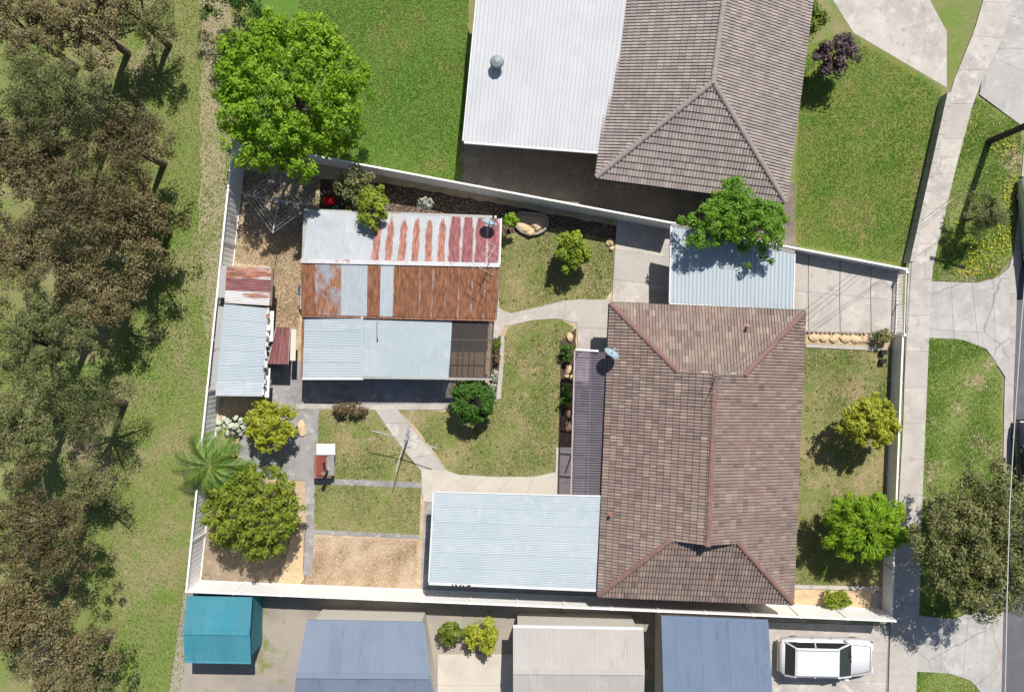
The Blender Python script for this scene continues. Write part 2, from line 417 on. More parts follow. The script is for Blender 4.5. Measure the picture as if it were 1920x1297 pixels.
sheet('neighbour_lawn', [(640, -80), (880, -80), (868, 345), (642, 300), (450, 262), (470, -80)], .004,
      mat('lush_lawn_ground', (0.10, 0.19, 0.028), [((0.17, 0.18, 0.05), .4, .52, .62), ((0.075, 0.15, 0.02), 6, .5, .7)], bump=(20, .6, .03)))
sheet('neighbour_side_path', [(862, 250), (1500, 345), (1500, 465), (860, 342)], .006, mat('bare_side_soil', (0.185, 0.155, 0.125), [((0.25, 0.215, 0.17), 1.2, .5, .66), ((0.10, 0.09, 0.075), 6, .55, .72)], bump=(20, .6, .03)))
sheet('neighbour_front_lawn', [(1500, 90), (1590, 60), (1768, 165), (1700, 500), (1488, 458)], .01,
      mat('front_lawn_ground', (0.15, 0.19, 0.035), [((0.24, 0.20, 0.08), .4, .52, .64), ((0.095, 0.17, 0.025), .9, .5, .62)], bump=(20, .6, .03)))
sheet('neighbour_driveway', [(1510, -80), (1700, -80), (1775, 60), (1775, 165), (1600, 62)], .014, M_conc)
mb = sheet('garden_bed', [(735, 345), (1160, 425), (1160, 452), (1120, 445), (1050, 432), (938, 445), (938, 410), (600, 395), (600, 335)], .014, M_mulch, amp=.04, block=True)
sheet('soil_bed', [(378, 960), (470, 960), (575, 985), (575, 1094), (366, 1090)], .012, mat('dry_soil', (0.25, 0.195, 0.135), [((0.36, 0.28, 0.19), 1.5, .5, .66), ((0.13, 0.10, 0.07), 5, .52, .7)], bump=(18, .7, .04)), amp=.06, block=True)
sheet('sandy_strip', [(548, 1005), (568, 1000), (570, 1085), (562, 1095), (520, 1094), (535, 1050)], .017, M_sand, amp=.05, block=True)
sheet('straw_bed', [(592, 1002), (784, 1006), (782, 1108), (575, 1098)], .016, M_straw)
sheet('house_side_bed', [(1048, 640), (1080, 615), (1079, 850), (1048, 850), (1052, 730)], .030, M_mulch, amp=.03, block=True)
sheet('shed_side_bed', [(924, 630), (939, 630), (934, 745), (918, 745)], .034, M_mulch, amp=.02, block=True)
sheet('front_rock_bed', [(1510, 620), (1674, 627), (1672, 646), (1510, 644)], .03, M_sand, amp=.02, block=True)
sheet('front_corner_bed', [(1484, 1103), (1652, 1108), (1652, 1140), (1482, 1136)], .03, M_sand, amp=.03, block=True)

LAWNS = {
    'back_lawn': [(936, 442), (1000, 432), (1050, 428), (1154, 452), (1150, 540), (1135, 562), (1060, 566), (1000, 578), (955, 590), (936, 585)],
    'centre_lawn': [(940, 640), (955, 612), (1000, 600), (1045, 596), (1075, 612), (1060, 690), (1050, 760), (1043, 888), (1000, 895), (850, 893), (780, 800), (742, 764), (835, 772), (905, 765), (940, 745)],
    'clothes_line_lawn': [(597, 764), (710, 764), (765, 845), (796, 882), (796, 906), (590, 896)],
    'lower_lawn': [(590, 905), (790, 912), (786, 1002), (590, 992)],
    'front_lawn': [(1505, 645), (1672, 652), (1652, 1098), (1487, 1094)],
}
for nm, pl in LAWNS.items():
    sheet(nm, pl, .020, M_lawn)
VERGES = {
    'upper_nature_strip': [(1826, 182), (1868, 205), (1915, 235), (1912, 330), (1898, 480), (1868, 518), (1830, 528), (1745, 526), (1752, 440), (1778, 350), (1800, 260)],
    'middle_nature_strip': [(1738, 632), (1790, 634), (1835, 645), (1866, 675), (1878, 715), (1877, 900), (1874, 1080), (1840, 1130), (1790, 1158), (1718, 1156), (1728, 900), (1734, 760)],
    'lower_nature_strip': [(1717, 1256), (1780, 1260), (1822, 1275), (1850, 1310), (1845, 1400), (1712, 1400)],
}
for nm, pl in VERGES.items():
    sheet(nm, pl, .03, M_verge, amp=.03)

# ------------------------------------------------------------------ concrete: slabs laid between two edges
def slab_strip(name, left, right, n, z, material, gap=.012, thick=.12, sub=3, blockit=True, base=True, names='slab', amp=0.0):
    """a paved strip between two pixel edges, cut into n slabs, each slab a part"""
    L = [Vector(p) for p in px2(left)]; Rr = [Vector(p) for p in px2(right)]

    def at(poly, t):
        d = [0.0]
        for i in range(len(poly) - 1): d.append(d[-1] + (poly[i + 1] - poly[i]).length)
        q = t * d[-1]
        for i in range(len(poly) - 1):
            if q <= d[i + 1] + 1e-9: return poly[i].lerp(poly[i + 1], (q - d[i]) / max(1e-9, d[i + 1] - d[i]))
        return poly[-1]
    K = 24
    outline = [tuple(at(L, i / K)) for i in range(K + 1)] + [tuple(at(Rr, i / K)) for i in range(K, -1, -1)]
    root = MB().prism(outline, z - thick, z - .012).build(name, M_joint); root['kind'] = 'structure'
    me = root.data
    bm = bmesh.new(); bm.from_mesh(me); bmesh.ops.triangulate(bm, faces=[f for f in bm.faces if len(f.verts) > 4]); bm.to_mesh(me); bm.free()
    if blockit: BLOCK.append(outline)
    tot = (at(L, 1) - at(L, 0)).length
    ln = sum((Vector(px2(left)[i + 1]) - Vector(px2(left)[i])).length for i in range(len(left) - 1))
    g = gap / max(ln, .1) / 2
    for i in range(n):
        t0 = i / n + g; t1 = (i + 1) / n - g
        ts = [t0 + (t1 - t0) * k / sub for k in range(sub + 1)]
        dz = R.uniform(-.003, .003)
        pl = [at(L, t).lerp(at(Rr, t), .004) for t in ts] + [at(Rr, t).lerp(at(L, t), .004) for t in reversed(ts)]
        MB().prism([tuple(p) for p in pl], z - .05, z + dz).build(names, material, root)
    return root


# garden paths
slab_strip('curved_garden_path', [(932, 575), (955, 588), (1000, 578), (1060, 563), (1148, 561)], [(930, 640), (945, 612), (1000, 600), (1045, 597), (1082, 606)], 5, .040, M_conc)
slab_strip('house_corner_path', [(1078, 560), (1082, 610), (1083, 668)], [(1190, 568), (1180, 610), (1180, 668)], 2, .046, M_conc)
slab_strip('back_driveway', [(1156, 412), (1146, 580)], [(1300, 440), (1290, 590)], 3, .052, M_conc)
slab_strip('patio_under_cover', [(1076, 664), (1074, 935)], [(1180, 664), (1170, 935)], 5, .038, M_conc)
slab_strip('verandah_step', [(1043, 838), (1041, 932)], [(1079, 838), (1078, 932)], 2, .049, M_conc_warm)
slab_strip('diagonal_path', [(742, 762), (790, 824), (836, 880)], [(698, 760), (745, 828), (796, 890)], 4, .042, M_conc)
slab_strip('carport_path', [(836, 880), (856, 889), (930, 893), (1000, 893), (1043, 884)], [(790, 880), (792, 940), (900, 940), (1000, 940), (1043, 940)], 5, .047, M_conc_warm)
slab_strip('carport_side_path', [(797, 930), (788, 1108)], [(830, 930), (822, 1112)], 4, .037, M_conc_grey)
slab_strip('carport_floor', [(822, 930), (815, 1112)], [(1140, 935), (1130, 1120)], 4, .043, M_conc_grey)
slab_strip('cross_path', [(588, 895), (797, 904)], [(588, 907), (797, 915)], 5, .036, M_conc_grey)
slab_strip('lawn_edging', [(590, 992), (786, 1002)], [(590, 1000), (786, 1010)], 6, .040, M_conc_grey)
slab_strip('shed_apron', [(556, 690), (556, 762)], [(850, 690), (852, 768)], 1, .033, M_conc_grey)
slab_strip('shed_front_path', [(556, 756), (700, 758), (840, 757)], [(556, 766), (700, 768), (830, 768)], 6, .049, M_conc)
slab_strip('left_patio', [(508, 676), (506, 745), (455, 800), (446, 850), (470, 890), (560, 900)], [(562, 676), (597, 752), (597, 790), (594, 830), (592, 860), (591, 902)], 5, .044, M_conc_grey)
slab_strip('left_path', [(572, 900), (575, 980), (569, 1078)], [(591, 902), (589, 990), (585, 1077)], 4, .040, M_conc_grey)
slab_strip('bed_edging', [(939, 630), (935, 700), (930, 748)], [(946, 630), (943, 700), (938, 748)], 4, .05, M_conc)
slab_strip('lawn_kerb', [(596, 764), (593, 895)], [(598, 764), (595, 895)], 3, .06, M_conc_grey, blockit=False)
slab_strip('shed_threshold', [(918, 585), (918, 640)], [(936, 580), (934, 630)], 1, .045, M_conc)
# front driveway: columns of slabs
drive_cols = [(1488, 1515), (1516, 1574), (1575, 1632), (1633, 1692)]
top = lambda x: 481 + (x - 1490) * .196
for a, b in drive_cols:
    slab_strip('front_driveway', [(a, top(a) - 14), (a - 1, 552), (a, 622)], [(b, top(b) - 14), (b - 1, 556), (b, 624)], 2, .05, M_conc, sub=2)
slab_strip('carport_slab', [(1290, 430), (1286, 600)], [(1489, 470), (1488, 600)], 3, .046, M_conc)
slab_strip('front_bed_edging', [(1510, 645), (1662, 652)], [(1510, 651), (1662, 658)], 5, .07, M_conc)
slab_strip('corner_bed_edging', [(1488, 1095), (1650, 1099)], [(1488, 1102), (1650, 1107)], 5, .07, M_conc)
slab_strip('corner_slab', [(1633, 1110), (1632, 1136)], [(1651, 1110), (1650, 1136)], 1, .06, M_conc_grey)

# street: footpath, crossovers, kerb, road
slab_strip('street_footpath', [(1860, -60), (1825, 60), (1788, 150), (1768, 220), (1735, 350), (1702, 500), (1699, 560), (1692, 800), (1680, 1000), (1668, 1180), (1662, 1400)],
           [(1905, -60), (1885, 60), (1840, 150), (1822, 200), (1790, 320), (1748, 500), (1744, 560), (1734, 800), (1726, 1000), (1722, 1180), (1712, 1400)], 22, .07, M_conc, sub=3)
slab_strip('upper_crossover', [(1835, 178), (1850, 90), (1890, -50)], [(1925, 245), (1945, 100), (1990, -50)], 3, .064, M_conc_cracked)
slab_strip('driveway_crossover', [(1742, 527), (1830, 530), (1868, 521), (1892, 500)], [(1740, 634), (1800, 636), (1850, 655), (1892, 720)], 4, .060, M_conc_cracked)
slab_strip('lower_crossover', [(1720, 1152), (1790, 1160), (1840, 1133), (1882, 1075)], [(1718, 1258), (1780, 1261), (1822, 1276), (1862, 1330)], 4, .060, M_conc_cracked)
slab_strip('kerb', [(1925, 215), (1900, 480), (1884, 520), (1886, 640), (1882, 740), (1878, 1000), (1866, 1150), (1856, 1400)],
           [(1945, 215), (1918, 480), (1906, 530), (1903, 640), (1899, 740), (1894, 1000), (1880, 1150), (1874, 1400)], 14, .052, M_kerb, sub=2)
sheet('road', [(1990, -1600), (1990, -200), (1936, 215), (1910, 480), (1896, 530), (1895, 640), (1891, 740), (1886, 1000), (1873, 1150), (1866, 1400), (1840, 2900), (3200, 2900), (3200, -1600)], .012, M_asph)

# ------------------------------------------------------------------ roofs of tiles
def tile_shape():
    xs = [0, .026, .042, .137, .1475, .1735, .1895, .2845, .295]; zs = [-.008, -.008, .046, .05, -.008, -.008, .046, .05, -.008]
    v = []; f = []
    Lh = .365
    for x, z in zip(xs, zs): v.append((x, 0, z + .052))
    for x, z in zip(xs, zs): v.append((x, Lh, z + .004))
    for x, z in zip(xs, zs): v.append((x, .004, z - .004))
    n = 9
    for i in range(n - 1):
        f.append((i, i + 1, n + i + 1, n + i)); f.append((2 * n + i, 2 * n + i + 1, i + 1, i))
    return v, f


TV, TF = tile_shape()
TW, TG = .295, .322


def clip_poly(poly, a, b, c):
    """keep a*x+b*y>=c for polygon of (x,y,z) in facet coordinates"""
    out = []
    n = len(poly)
    for i in range(n):
        p, q = poly[i], poly[(i + 1) % n]
        dp = a * p[0] + b * p[1] - c; dq = a * q[0] + b * q[1] - c
        if dp >= 0: out.append(p)
        if (dp >= 0) != (dq >= 0):
            t = dp / (dp - dq); out.append(tuple(p[k] + (q[k] - p[k]) * t for k in range(3)))
    return out


def tiled_roof(house, base, rz, W, Lh, eave, pitch, g, tmat, capmat, single=0, tintf=None, capL=.40):
    """hip roof, g > 0: half-width of the gablet; W across, Lh along the ridge; base: world xy of the centre"""
    tp = math.tan(pitch); cp = math.cos(pitch); sp = math.sin(pitch)
    tg = W / 2 - g
    frame = Matrix.Translation((base[0], base[1], eave)) @ Matrix.Rotation(rz, 4, 'Z')
    hw, hl = W / 2, Lh / 2
    zr = hw * tp; zg = tg * tp
    # underlay solid
    r = MB()
    d = -.035
    vs = [(-hw, -hl, 0), (hw, -hl, 0), (hw, hl, 0), (-hw, hl, 0),
          (-g, -hl + tg, zg), (g, -hl + tg, zg), (g, hl - tg, zg), (-g, hl - tg, zg), (0, -hl + tg, zr), (0, hl - tg, zr)]
    vs = [frame @ Vector((x, y, z + d)) for x, y, z in vs]
    if g > 0:
        fs = [(0, 1, 5, 4), (2, 3, 7, 6), (4, 5, 8), (6, 7, 9), (3, 0, 4, 8, 9, 7), (1, 2, 6, 9, 8, 5), (0, 3, 2, 1)]
    else:
        vs = vs[:4] + vs[8:]; fs = [(0, 1, 4), (2, 3, 5), (3, 0, 4, 5), (1, 2, 5, 4), (0, 3, 2, 1)]
    roof = r.add(vs, fs).build('roof', M_under, house)
    # facets: origin, across direction, inward direction, width, is_end
    facets = [(Vector((-hw, hl, 0)), Vector((0, -1, 0)), Vector((1, 0, 0)), Lh, False),
              (Vector((hw, -hl, 0)), Vector((0, 1, 0)), Vector((-1, 0, 0)), Lh, False),
              (Vector((-hw, -hl, 0)), Vector((1, 0, 0)), Vector((0, 1, 0)), W, True),
              (Vector((hw, hl, 0)), Vector((-1, 0, 0)), Vector((0, -1, 0)), W, True)]
    sv = []; sf = []; st = []
    cands = []
    for fi, (o, ax, inn, wid, end) in enumerate(facets):
        up = inn * cp + Vector((0, 0, sp))
        # keep a right-handed frame x,y,n with n pointing up
        x = ax.copy(); nrm = x.cross(up)
        off = 0.0
        if nrm.z < 0:
            x = -x; nrm = -nrm; oo = o + ax * wid
        else:
            oo = o
        m = Matrix((x, up, nrm)).transposed().to_4x4(); m.translation = oo
        m = frame @ m
        tmax = tg if (end and g > 0) else hw
        nc = int(math.ceil(tmax / cp / TG)); nx = int(math.ceil(wid / TW)) + 1
        for j in range(nc):
            for i in range(-1, nx):
                sx = i * TW + (0.0); ty = j * TG - .04
                cx, cy = sx + TW / 2, ty + TG / 2
                tc = cy * cp
                lim = tc if (end or tc < tg or g <= 0) else None
                corners = [(sx, ty), (sx + TW, ty), (sx, ty + .365), (sx + TW, ty + .365)]
                tl = [(min(cc[1] * cp, 1e9) if lim is not None else tg) for cc in corners]
                okl = [cc[0] >= t_ and wid - cc[0] >= t_ for cc, t_ in zip(corners, tl)]
                tint = tintf(fi) if tintf else R.random()
                if all(okl) and ty + .365 <= tmax / cp + .02 and ty > -.1:
                    cands.append((m, sx, ty, tint, fi)); continue
                if not any(okl) and not (cx >= (tc if lim is not None else tg) and wid - cx >= (tc if lim is not None else tg)): continue
                for f in TF:
                    pl = [(TV[k][0] + sx, TV[k][1] + ty, TV[k][2]) for k in f]
                    if lim is not None:
                        pl = clip_poly(pl, 1, -cp, 0)
                        if len(pl) > 2: pl = clip_poly(pl, -1, -cp, -wid)
                    else:
                        pl = clip_poly(pl, 1, 0, tg - .05)
                        if len(pl) > 2: pl = clip_poly(pl, -1, 0, -wid + tg - .05)
                    if len(pl) > 2: pl = clip_poly(pl, 0, -1, -tmax / cp)
                    if len(pl) < 3: continue
                    b = len(sv); sv += [tuple(m @ Vector(p)) for p in pl]; sf.append(tuple(range(b, b + len(pl)))); st.append(tint)
    cands.sort(key=lambda c: (c[0] @ Vector((c[1], c[2], 0))).xy.length)
    variants = []
    if single:
        htwo = [min(1, max(0, .45 * k / 15 + .55 * R.gauss(.5, .25))) for k in range(16)]
        for k in range(16):
            me = bpy.data.meshes.new('roof_tile'); me.from_pydata(TV, [], TF); me.update()
            face_attr(me, [k / 15 if q < len(TF) // 2 else htwo[k] for q in range(len(TF))]); me.materials.append(tmat); variants.append(me)
    inv = Matrix.Translation(parent_world(house)).inverted()
    for k, (m, sx, ty, tint, fi) in enumerate(cands):
        if k < single:
            o = bpy.data.objects.new('roof_tile', variants[min(15, int(tint * 16))]); COL.objects.link(o)
            o.parent = roof; o.matrix_local = inv @ m @ Matrix.Translation((sx, ty, R.uniform(-.002, .002)))
            o.matrix_parent_inverse = Matrix.Identity(4)
            o.matrix_local = m @ Matrix.Translation((sx, ty, R.uniform(-.002, .002)))
        else:
            b = len(sv); sv += [tuple(m @ Vector((v[0] + sx, v[1] + ty, v[2]))) for v in TV]
            sf += [tuple(b + i for i in f) for f in TF]; t2 = min(1, max(0, .45 * tint + .55 * R.gauss(.5, .25))); st += [tint] * (len(TF) // 2) + [t2] * (len(TF) - len(TF) // 2)
    me = bpy.data.meshes.new('roof_tiles'); me.from_pydata(sv, [], sf); me.update(); face_attr(me, st)
    o = newobj('roof_tiles', me, tmat); o.parent = roof; o['kind'] = 'stuff'
    # ridge and hip caps
    rc = .135
    cap = MB(); nseg = 7
    for yy, k in ((0, 1.0), (capL + .03, .9)):
        for s_ in range(nseg + 1):
            a = math.pi * s_ / nseg
            cap.v.append((math.cos(a) * rc * k, yy, math.sin(a) * rc * k * .75))
    for s_ in range(nseg): cap.f.append((s_, s_ + 1, nseg + 2 + s_, nseg + 1 + s_))
    cap.f.append(tuple(range(nseg + 1)))
    cme = cap.mesh('ridge_cap'); cme.materials.append(capmat)

    def caps(a, b):
        a = frame @ Vector(a); b = frame @ Vector(b); dd = b - a; n = max(1, round(dd.length / capL)); y = dd.normalized()
        x = y.cross(Vector((0, 0, 1))).normalized(); z = x.cross(y)
        for i in range(n):
            m = Matrix((x, y, z)).transposed().to_4x4(); m.translation = a + dd * (i / n) + z * (.02 + R.uniform(0, .006))
            o = bpy.data.objects.new('ridge_cap', cme); COL.objects.link(o); o.parent = roof; o.matrix_local = m
    e = .02
    tops = [(-g, -hl + tg, zg), (g, -hl + tg, zg), (g, hl - tg, zg), (-g, hl - tg, zg)]
    for cnr, tpt in zip([(-hw, -hl, 0), (hw, -hl, 0), (hw, hl, 0), (-hw, hl, 0)], tops):
        caps((cnr[0], cnr[1], e), (tpt[0], tpt[1], tpt[2] + e))
    caps((0, -hl + tg - .1, zr + e), (0, hl - tg + .1, zr + e))
    # gutters and fascia
    for a, b in (((-hw, -hl), (hw, -hl)), ((hw, -hl), (hw, hl)), ((hw, hl), (-hw, hl)), ((-hw, hl), (-hw, -hl))):
        A = Vector((a[0], a[1], 0)); B = Vector((b[0], b[1], 0)); dirv = (B - A).normalized(); outn = Vector((dirv.y, -dirv.x, 0))
        MB().beam(frame @ (A + outn * .05 + Vector((0, 0, -.09))), frame @ (B + outn * .05 + Vector((0, 0, -.09))), .10, .11).build('gutter', M_darkmetal, house)
    return frame, roof


def house_walls(house, frame, W, Lh, eave, over, m):
    mb = MB()
    poly = [(-W / 2 + over, -Lh / 2 + over), (W / 2 - over, -Lh / 2 + over), (W / 2 - over, Lh / 2 - over), (-W / 2 + over, Lh / 2 - over)]
    pts = [frame @ Vector((x, y, 0)) for x, y in poly]
    mb.prism([(p.x, p.y) for p in pts], 0, eave - .06)
    return mb.build('wall', m, house)


# the house
hz = -math.radians(2.4)
EAVE = 2.65
c4 = [P(*p, EAVE) for p in ((1146, 570), (1509, 584), (1484, 1131), (1121, 1115))]
hc = sum(c4, Vector()) / 4
HW = ((c4[1] - c4[0]).length + (c4[2] - c4[3]).length) / 2
HL = ((c4[3] - c4[0]).length + (c4[2] - c4[1]).length) / 2
house = thing('house', 'brown tiled house with hipped gablet roof beside the front lawn', 'house', (hc.x, hc.y, 0))


def htint(fi):
    return min(1, max(0, R.gauss(.48, .2)))


HF, HROOF = tiled_roof(house, (hc.x, hc.y), hz, HW, HL, EAVE, math.radians(22), 1.5, M_tile, M_cap, single=300, tintf=htint)
house_walls(house, HF, HW, HL, EAVE, .5, M_brick)
hroofz = lambda t: EAVE + t * math.tan(math.radians(22))


def on_house(u, v):
    """point on the roof surface, local u (right), v (up)"""
    t = min(HW / 2 - abs(u), 9)
    t2 = HL / 2 - abs(v)
    p = HF @ Vector((u, v, 0)); p.z = hroofz(min(t, t2) if t2 < HW / 2 - 1.5 else t) + .05
    return p


def house_uv(px, py, h):
    p = P(px, py, h); q = HF.inverted() @ p
    return q.x, q.y


# lead flashing along the upper gablet
zg_ = (HW / 2 - 1.5) * math.tan(math.radians(22))
fl = MB()
for k in (1, 2, 4):
    u = -.75 + k * .42; v = HL / 2 - (HW / 2 - 1.5) + .07
    p = HF @ Vector((u, v, zg_ + .12)); fl.box(p, (.30, .10, .012), hz)
fl.build('flashing', mat('lead_flashing', (0.40, 0.38, 0.38), [((0.24, 0.17, 0.15), 5, .45, .6)], rough=.7), house)
# front walls of gablets (painted boards)
for sgn in (1, -1):
    gb = MB(); vv = sgn * (HL / 2 - (HW / 2 - 1.5))
    pts = [HF @ Vector((x, vv + sgn * .015, z)) for x, z in ((-1.45, zg_ + .02), (1.45, zg_ + .02), (0, zg_ + .58))]
    gb.add(pts, [(0, 1, 2) if sgn < 0 else (0, 2, 1)]).build('gablet_board', M_under, house)


def roof_pipe(name, label, u, v, m, rr=.05, hh=.35):
    p = on_house(u, v)
    t = thing(name, label, 'vent pipe', p)
    MB().lathe([(rr * 2.6, -.03), (rr * 1.6, .05), (rr, .07), (rr, hh)], p, 10).build('pipe', m, t)
    MB().lathe([(rr * .6, hh + .01), (rr * 1.7, hh + .02), (rr * 1.5, hh + .07), (.01, hh + .12)], p, 10).build('cowl', m, t)
    return t


u, v = house_uv(1403, 612, 3.4)
roof_pipe('roof_vent', 'small pale vent pipe on the sunny upper slope of the tiled roof', u, v, mat('pipe_pinkish', (0.42, 0.27, 0.24), rough=.7))
u, v = house_uv(1143, 965, 2.9)
roof_pipe('roof_vent', 'small terracotta vent pipe at the left edge of the tiled roof', u, v, mat('pipe_clay', (0.36, 0.13, 0.08), rough=.8), .045, .22)


# ------------------------------------------------------------------ antennas and dishes
def antenna(name, label, base, hh, L, rz, nel, m):
    t = thing(name, label, 'antenna', base)
    top = base + Vector((0, 0, hh))
    MB().tube([base - Vector((0, 0, .1)), top], .02, 6).build('mast', m, t)
    d = Vector((math.cos(rz), math.sin(rz), 0)); q = Vector((-d.y, d.x, 0))
    MB().tube([top - d * L / 2, top + d * L / 2], .014, 5).build('boom', m, t)
    for i in range(nel):
        c = top + d * (L * (i / (nel - 1) - .5)); w = .55 - .22 * i / nel
        MB().tube([c - q * w, c + q * w], .010, 4).build('element', m, t)
    return t


u, v = house_uv(1339, 712, 4.6)
ap = HF @ Vector((0, HL / 2 - (HW / 2 - 1.5) - .1, hroofz(HW / 2) - EAVE + .1))
antenna('tv_antenna', 'thin metal TV antenna on the ridge of the tiled house', ap, 1.15, 1.1, math.radians(70), 5, M_dullsteel)


def dish(name, label, base, hh, rad, az, tilt, m, mback):
    t = thing(name, label, 'satellite dish', base)
    top = base + Vector((0, 0, hh))
    MB().tube([base - Vector((0, 0, .05)), top], .03, 6).build('mast', M_dullsteel, t)
    rot = Matrix.Translation(top) @ Matrix.Rotation(az, 4, 'Z') @ Matrix.Rotation(tilt, 4, 'Y')
    prof = [(.02, .0), (rad * .35, rad * .04), (rad * .7, rad * .16), (rad, rad * .34), (rad * 1.02, rad * .34), (rad * .7, rad * .12), (.02, -.04)]
    MB().lathe(prof, n=20, mtx=rot).build('reflector', m, t, True)
    tip = rot @ Vector((0, 0, rad * 1.0)); rim = rot @ Vector((-rad * .98, 0, rad * .34))
    MB().tube([rim, tip], .014, 5).build('feed_arm', M_dullsteel, t)
    MB().lathe([(.035, -.06), (.04, .04), (.02, .07)], mtx=Matrix.Translation(tip), n=8).build('feed_horn', M_white, t)
    return t


pb = P(1141, 665, 2.75)
dish('satellite_dish', 'pale blue satellite dish at the left eave of the tiled house', pb, .72, .37, math.radians(62), math.radians(63), M_dishblue, M_steel)


# ------------------------------------------------------------------ sheet-metal roofs
def roof_sheets(thing_, A, B, C, D, n, mats, pitch=.076, amp=.010, name='roof_sheet', vs=2, square=False, sag=0.0):
    """A-B one edge, D-C the opposite one; n sheets between A and B, corrugations running A to D"""
    A, B, C, D = map(Vector, (A, B, C, D))
    wid = (B - A).length / n
    nrm = (B - A).cross(D - A)
    if nrm.z < 0: nrm = -nrm
    nrm.normalize()
    for i in range(n):
        k = max(4, int(round(wid / pitch)) * 4)
        if square: prof = [0, 0, 1, 1, 0]; k = max(4, int(round(wid / pitch)) * 4)
        V = []; F = []; UV = []
        lift = .004 if i % 2 else 0.0
        u0 = i / n; u1 = (i + 1) / n + .02 / (n * wid)
        e0 = R.uniform(-.02, .02)
        for a in range(k + 1):
            f = a / k; u = u0 + (u1 - u0) * f
            if square:
                z = amp if a % 4 == 0 or (a % 4 == 1) else 0
                if a % 4 == 1: u -= (u1 - u0) / k * .55
            else: z = amp * math.sin(a * math.pi / 2)
            for b in range(vs + 1):
                w = b / vs
                p = A.lerp(B, u).lerp(D.lerp(C, u), w if 0 < b < vs else (w + e0 * .15)) + nrm * (z + lift - sag * math.sin(w * math.pi))
                V.append(tuple(p)); UV.append((f, w))
        for a in range(k):
            for b in range(vs):
                q = a * (vs + 1) + b
                F.append((q, q + vs + 1, q + vs + 2, q + 1))
        me = bpy.data.meshes.new(name); me.from_pydata(V, [], F); me.update()
        uvl = me.uv_layers.new(name='UVMap')
        for l in me.loops: uvl.data[l.index].uv = UV[l.vertex_index]
        mm = mats[i % len(mats)] if isinstance(mats, (list, tuple)) else mats
        newobj(name, me, mm, thing_)


def posts(t, pts, h, m=M_steel, w=.08):
    for p in pts:
        MB().box((p[0], p[1], h / 2), (w, w, h)).build('post', m, t)


def edge(t, a, b, w, hgt, m, name):
    return MB().beam(a, b, w, hgt).build(name, m, t)


# rear carport beside the lower-left corner of the house
cq = [P(815, 922, 2.55), P(1127, 930, 2.62), P(1119, 1104, 2.52), P(806, 1091, 2.45)]
t = thing('rear_carport', 'large pale blue-grey metal carport roof joined to the left side of the tiled house', 'carport', P(966, 1010))
roof_sheets(t, cq[0], cq[3], cq[2], cq[1], 6, M_galv, vs=2, amp=.006)
dz = Vector((0, 0, -.03))
edge(t, cq[0] + dz, cq[1] + dz, .05, .12, M_white, 'barge_board')
edge(t, cq[0] + dz + Vector((-.05, .02, 0)), cq[3] + dz + Vector((-.05, 0, 0)), .07, .12, M_white, 'barge_board')
edge(t, cq[3] + dz + Vector((-.05, -.06, -.02)), cq[2] + dz + Vector((0, -.06, -.02)), .12, .12, M_white, 'gutter')
edge(t, cq[1] + dz + Vector((.04, 0, 0)), cq[2] + dz + Vector((.04, 0, 0)), .06, .12, M_white, 'barge_board')
gr = [P(832, 940), P(966, 943), P(832, 1050), P(966, 1055), P(1100, 1058)]
posts(t, gr, 2.42)
M_debris = mat('roof_debris', (0.06, 0.055, 0.05))
for k in range(6):
    a = cq[3].lerp(cq[2], .13 + k * .022 + R.uniform(0, .01)) + Vector((R.uniform(-.03, .03), -.07, .055))
    tag(MB().box(a, (R.uniform(.05, .14), R.uniform(.03, .08), .03), R.uniform(-.6, .6)).build('leaf_litter_clump', M_debris), 'small dark clump of leaf litter in the white gutter of the rear carport', 'leaf litter', 'leaf litter in the carport gutter')

# front carport
fq = [P(1258, 424, 2.55), P(1490, 476, 2.55), P(1487, 580, 2.4), P(1255, 568, 2.4)]
t = thing('front_carport', 'pale ribbed metal carport roof above the driveway, partly under the overhanging tree', 'carport', P(1372, 500))
M_rib = mat('pale_ribbed_sheet', (0.42, 0.475, 0.505), [((0.38, 0.435, 0.47), .6, .4, .68), ((0.33, 0.35, 0.36), 5, .58, .72, (1, .15, 1)), ((0.30, 0.30, 0.29), 16, .64, .74)], rough=.65, spec=.25, rand=((0.39, 0.445, 0.48), .6))
roof_sheets(t, fq[0], fq[1], fq[2], fq[3], 8, M_rib, pitch=.19, amp=.035, square=True)
edge(t, fq[0] + dz, fq[3] + dz, .06, .14, M_white, 'barge_board')
edge(t, fq[1] + dz, fq[2] + dz, .06, .14, M_white, 'barge_board')
edge(t, fq[3] + Vector((0, -.05, -.05)), fq[2] + Vector((0, -.05, -.05)), .12, .12, M_white, 'gutter')
edge(t, fq[0] + Vector((0, .08, -.03)), fq[1] + Vector((0, .08, -.03)), .16, .12, mat('grey_beam', (0.27, 0.26, 0.25)), 'beam')
posts(t, [P(1278, 446), P(1448, 484), P(1448, 562), P(1290, 556)], 2.36)

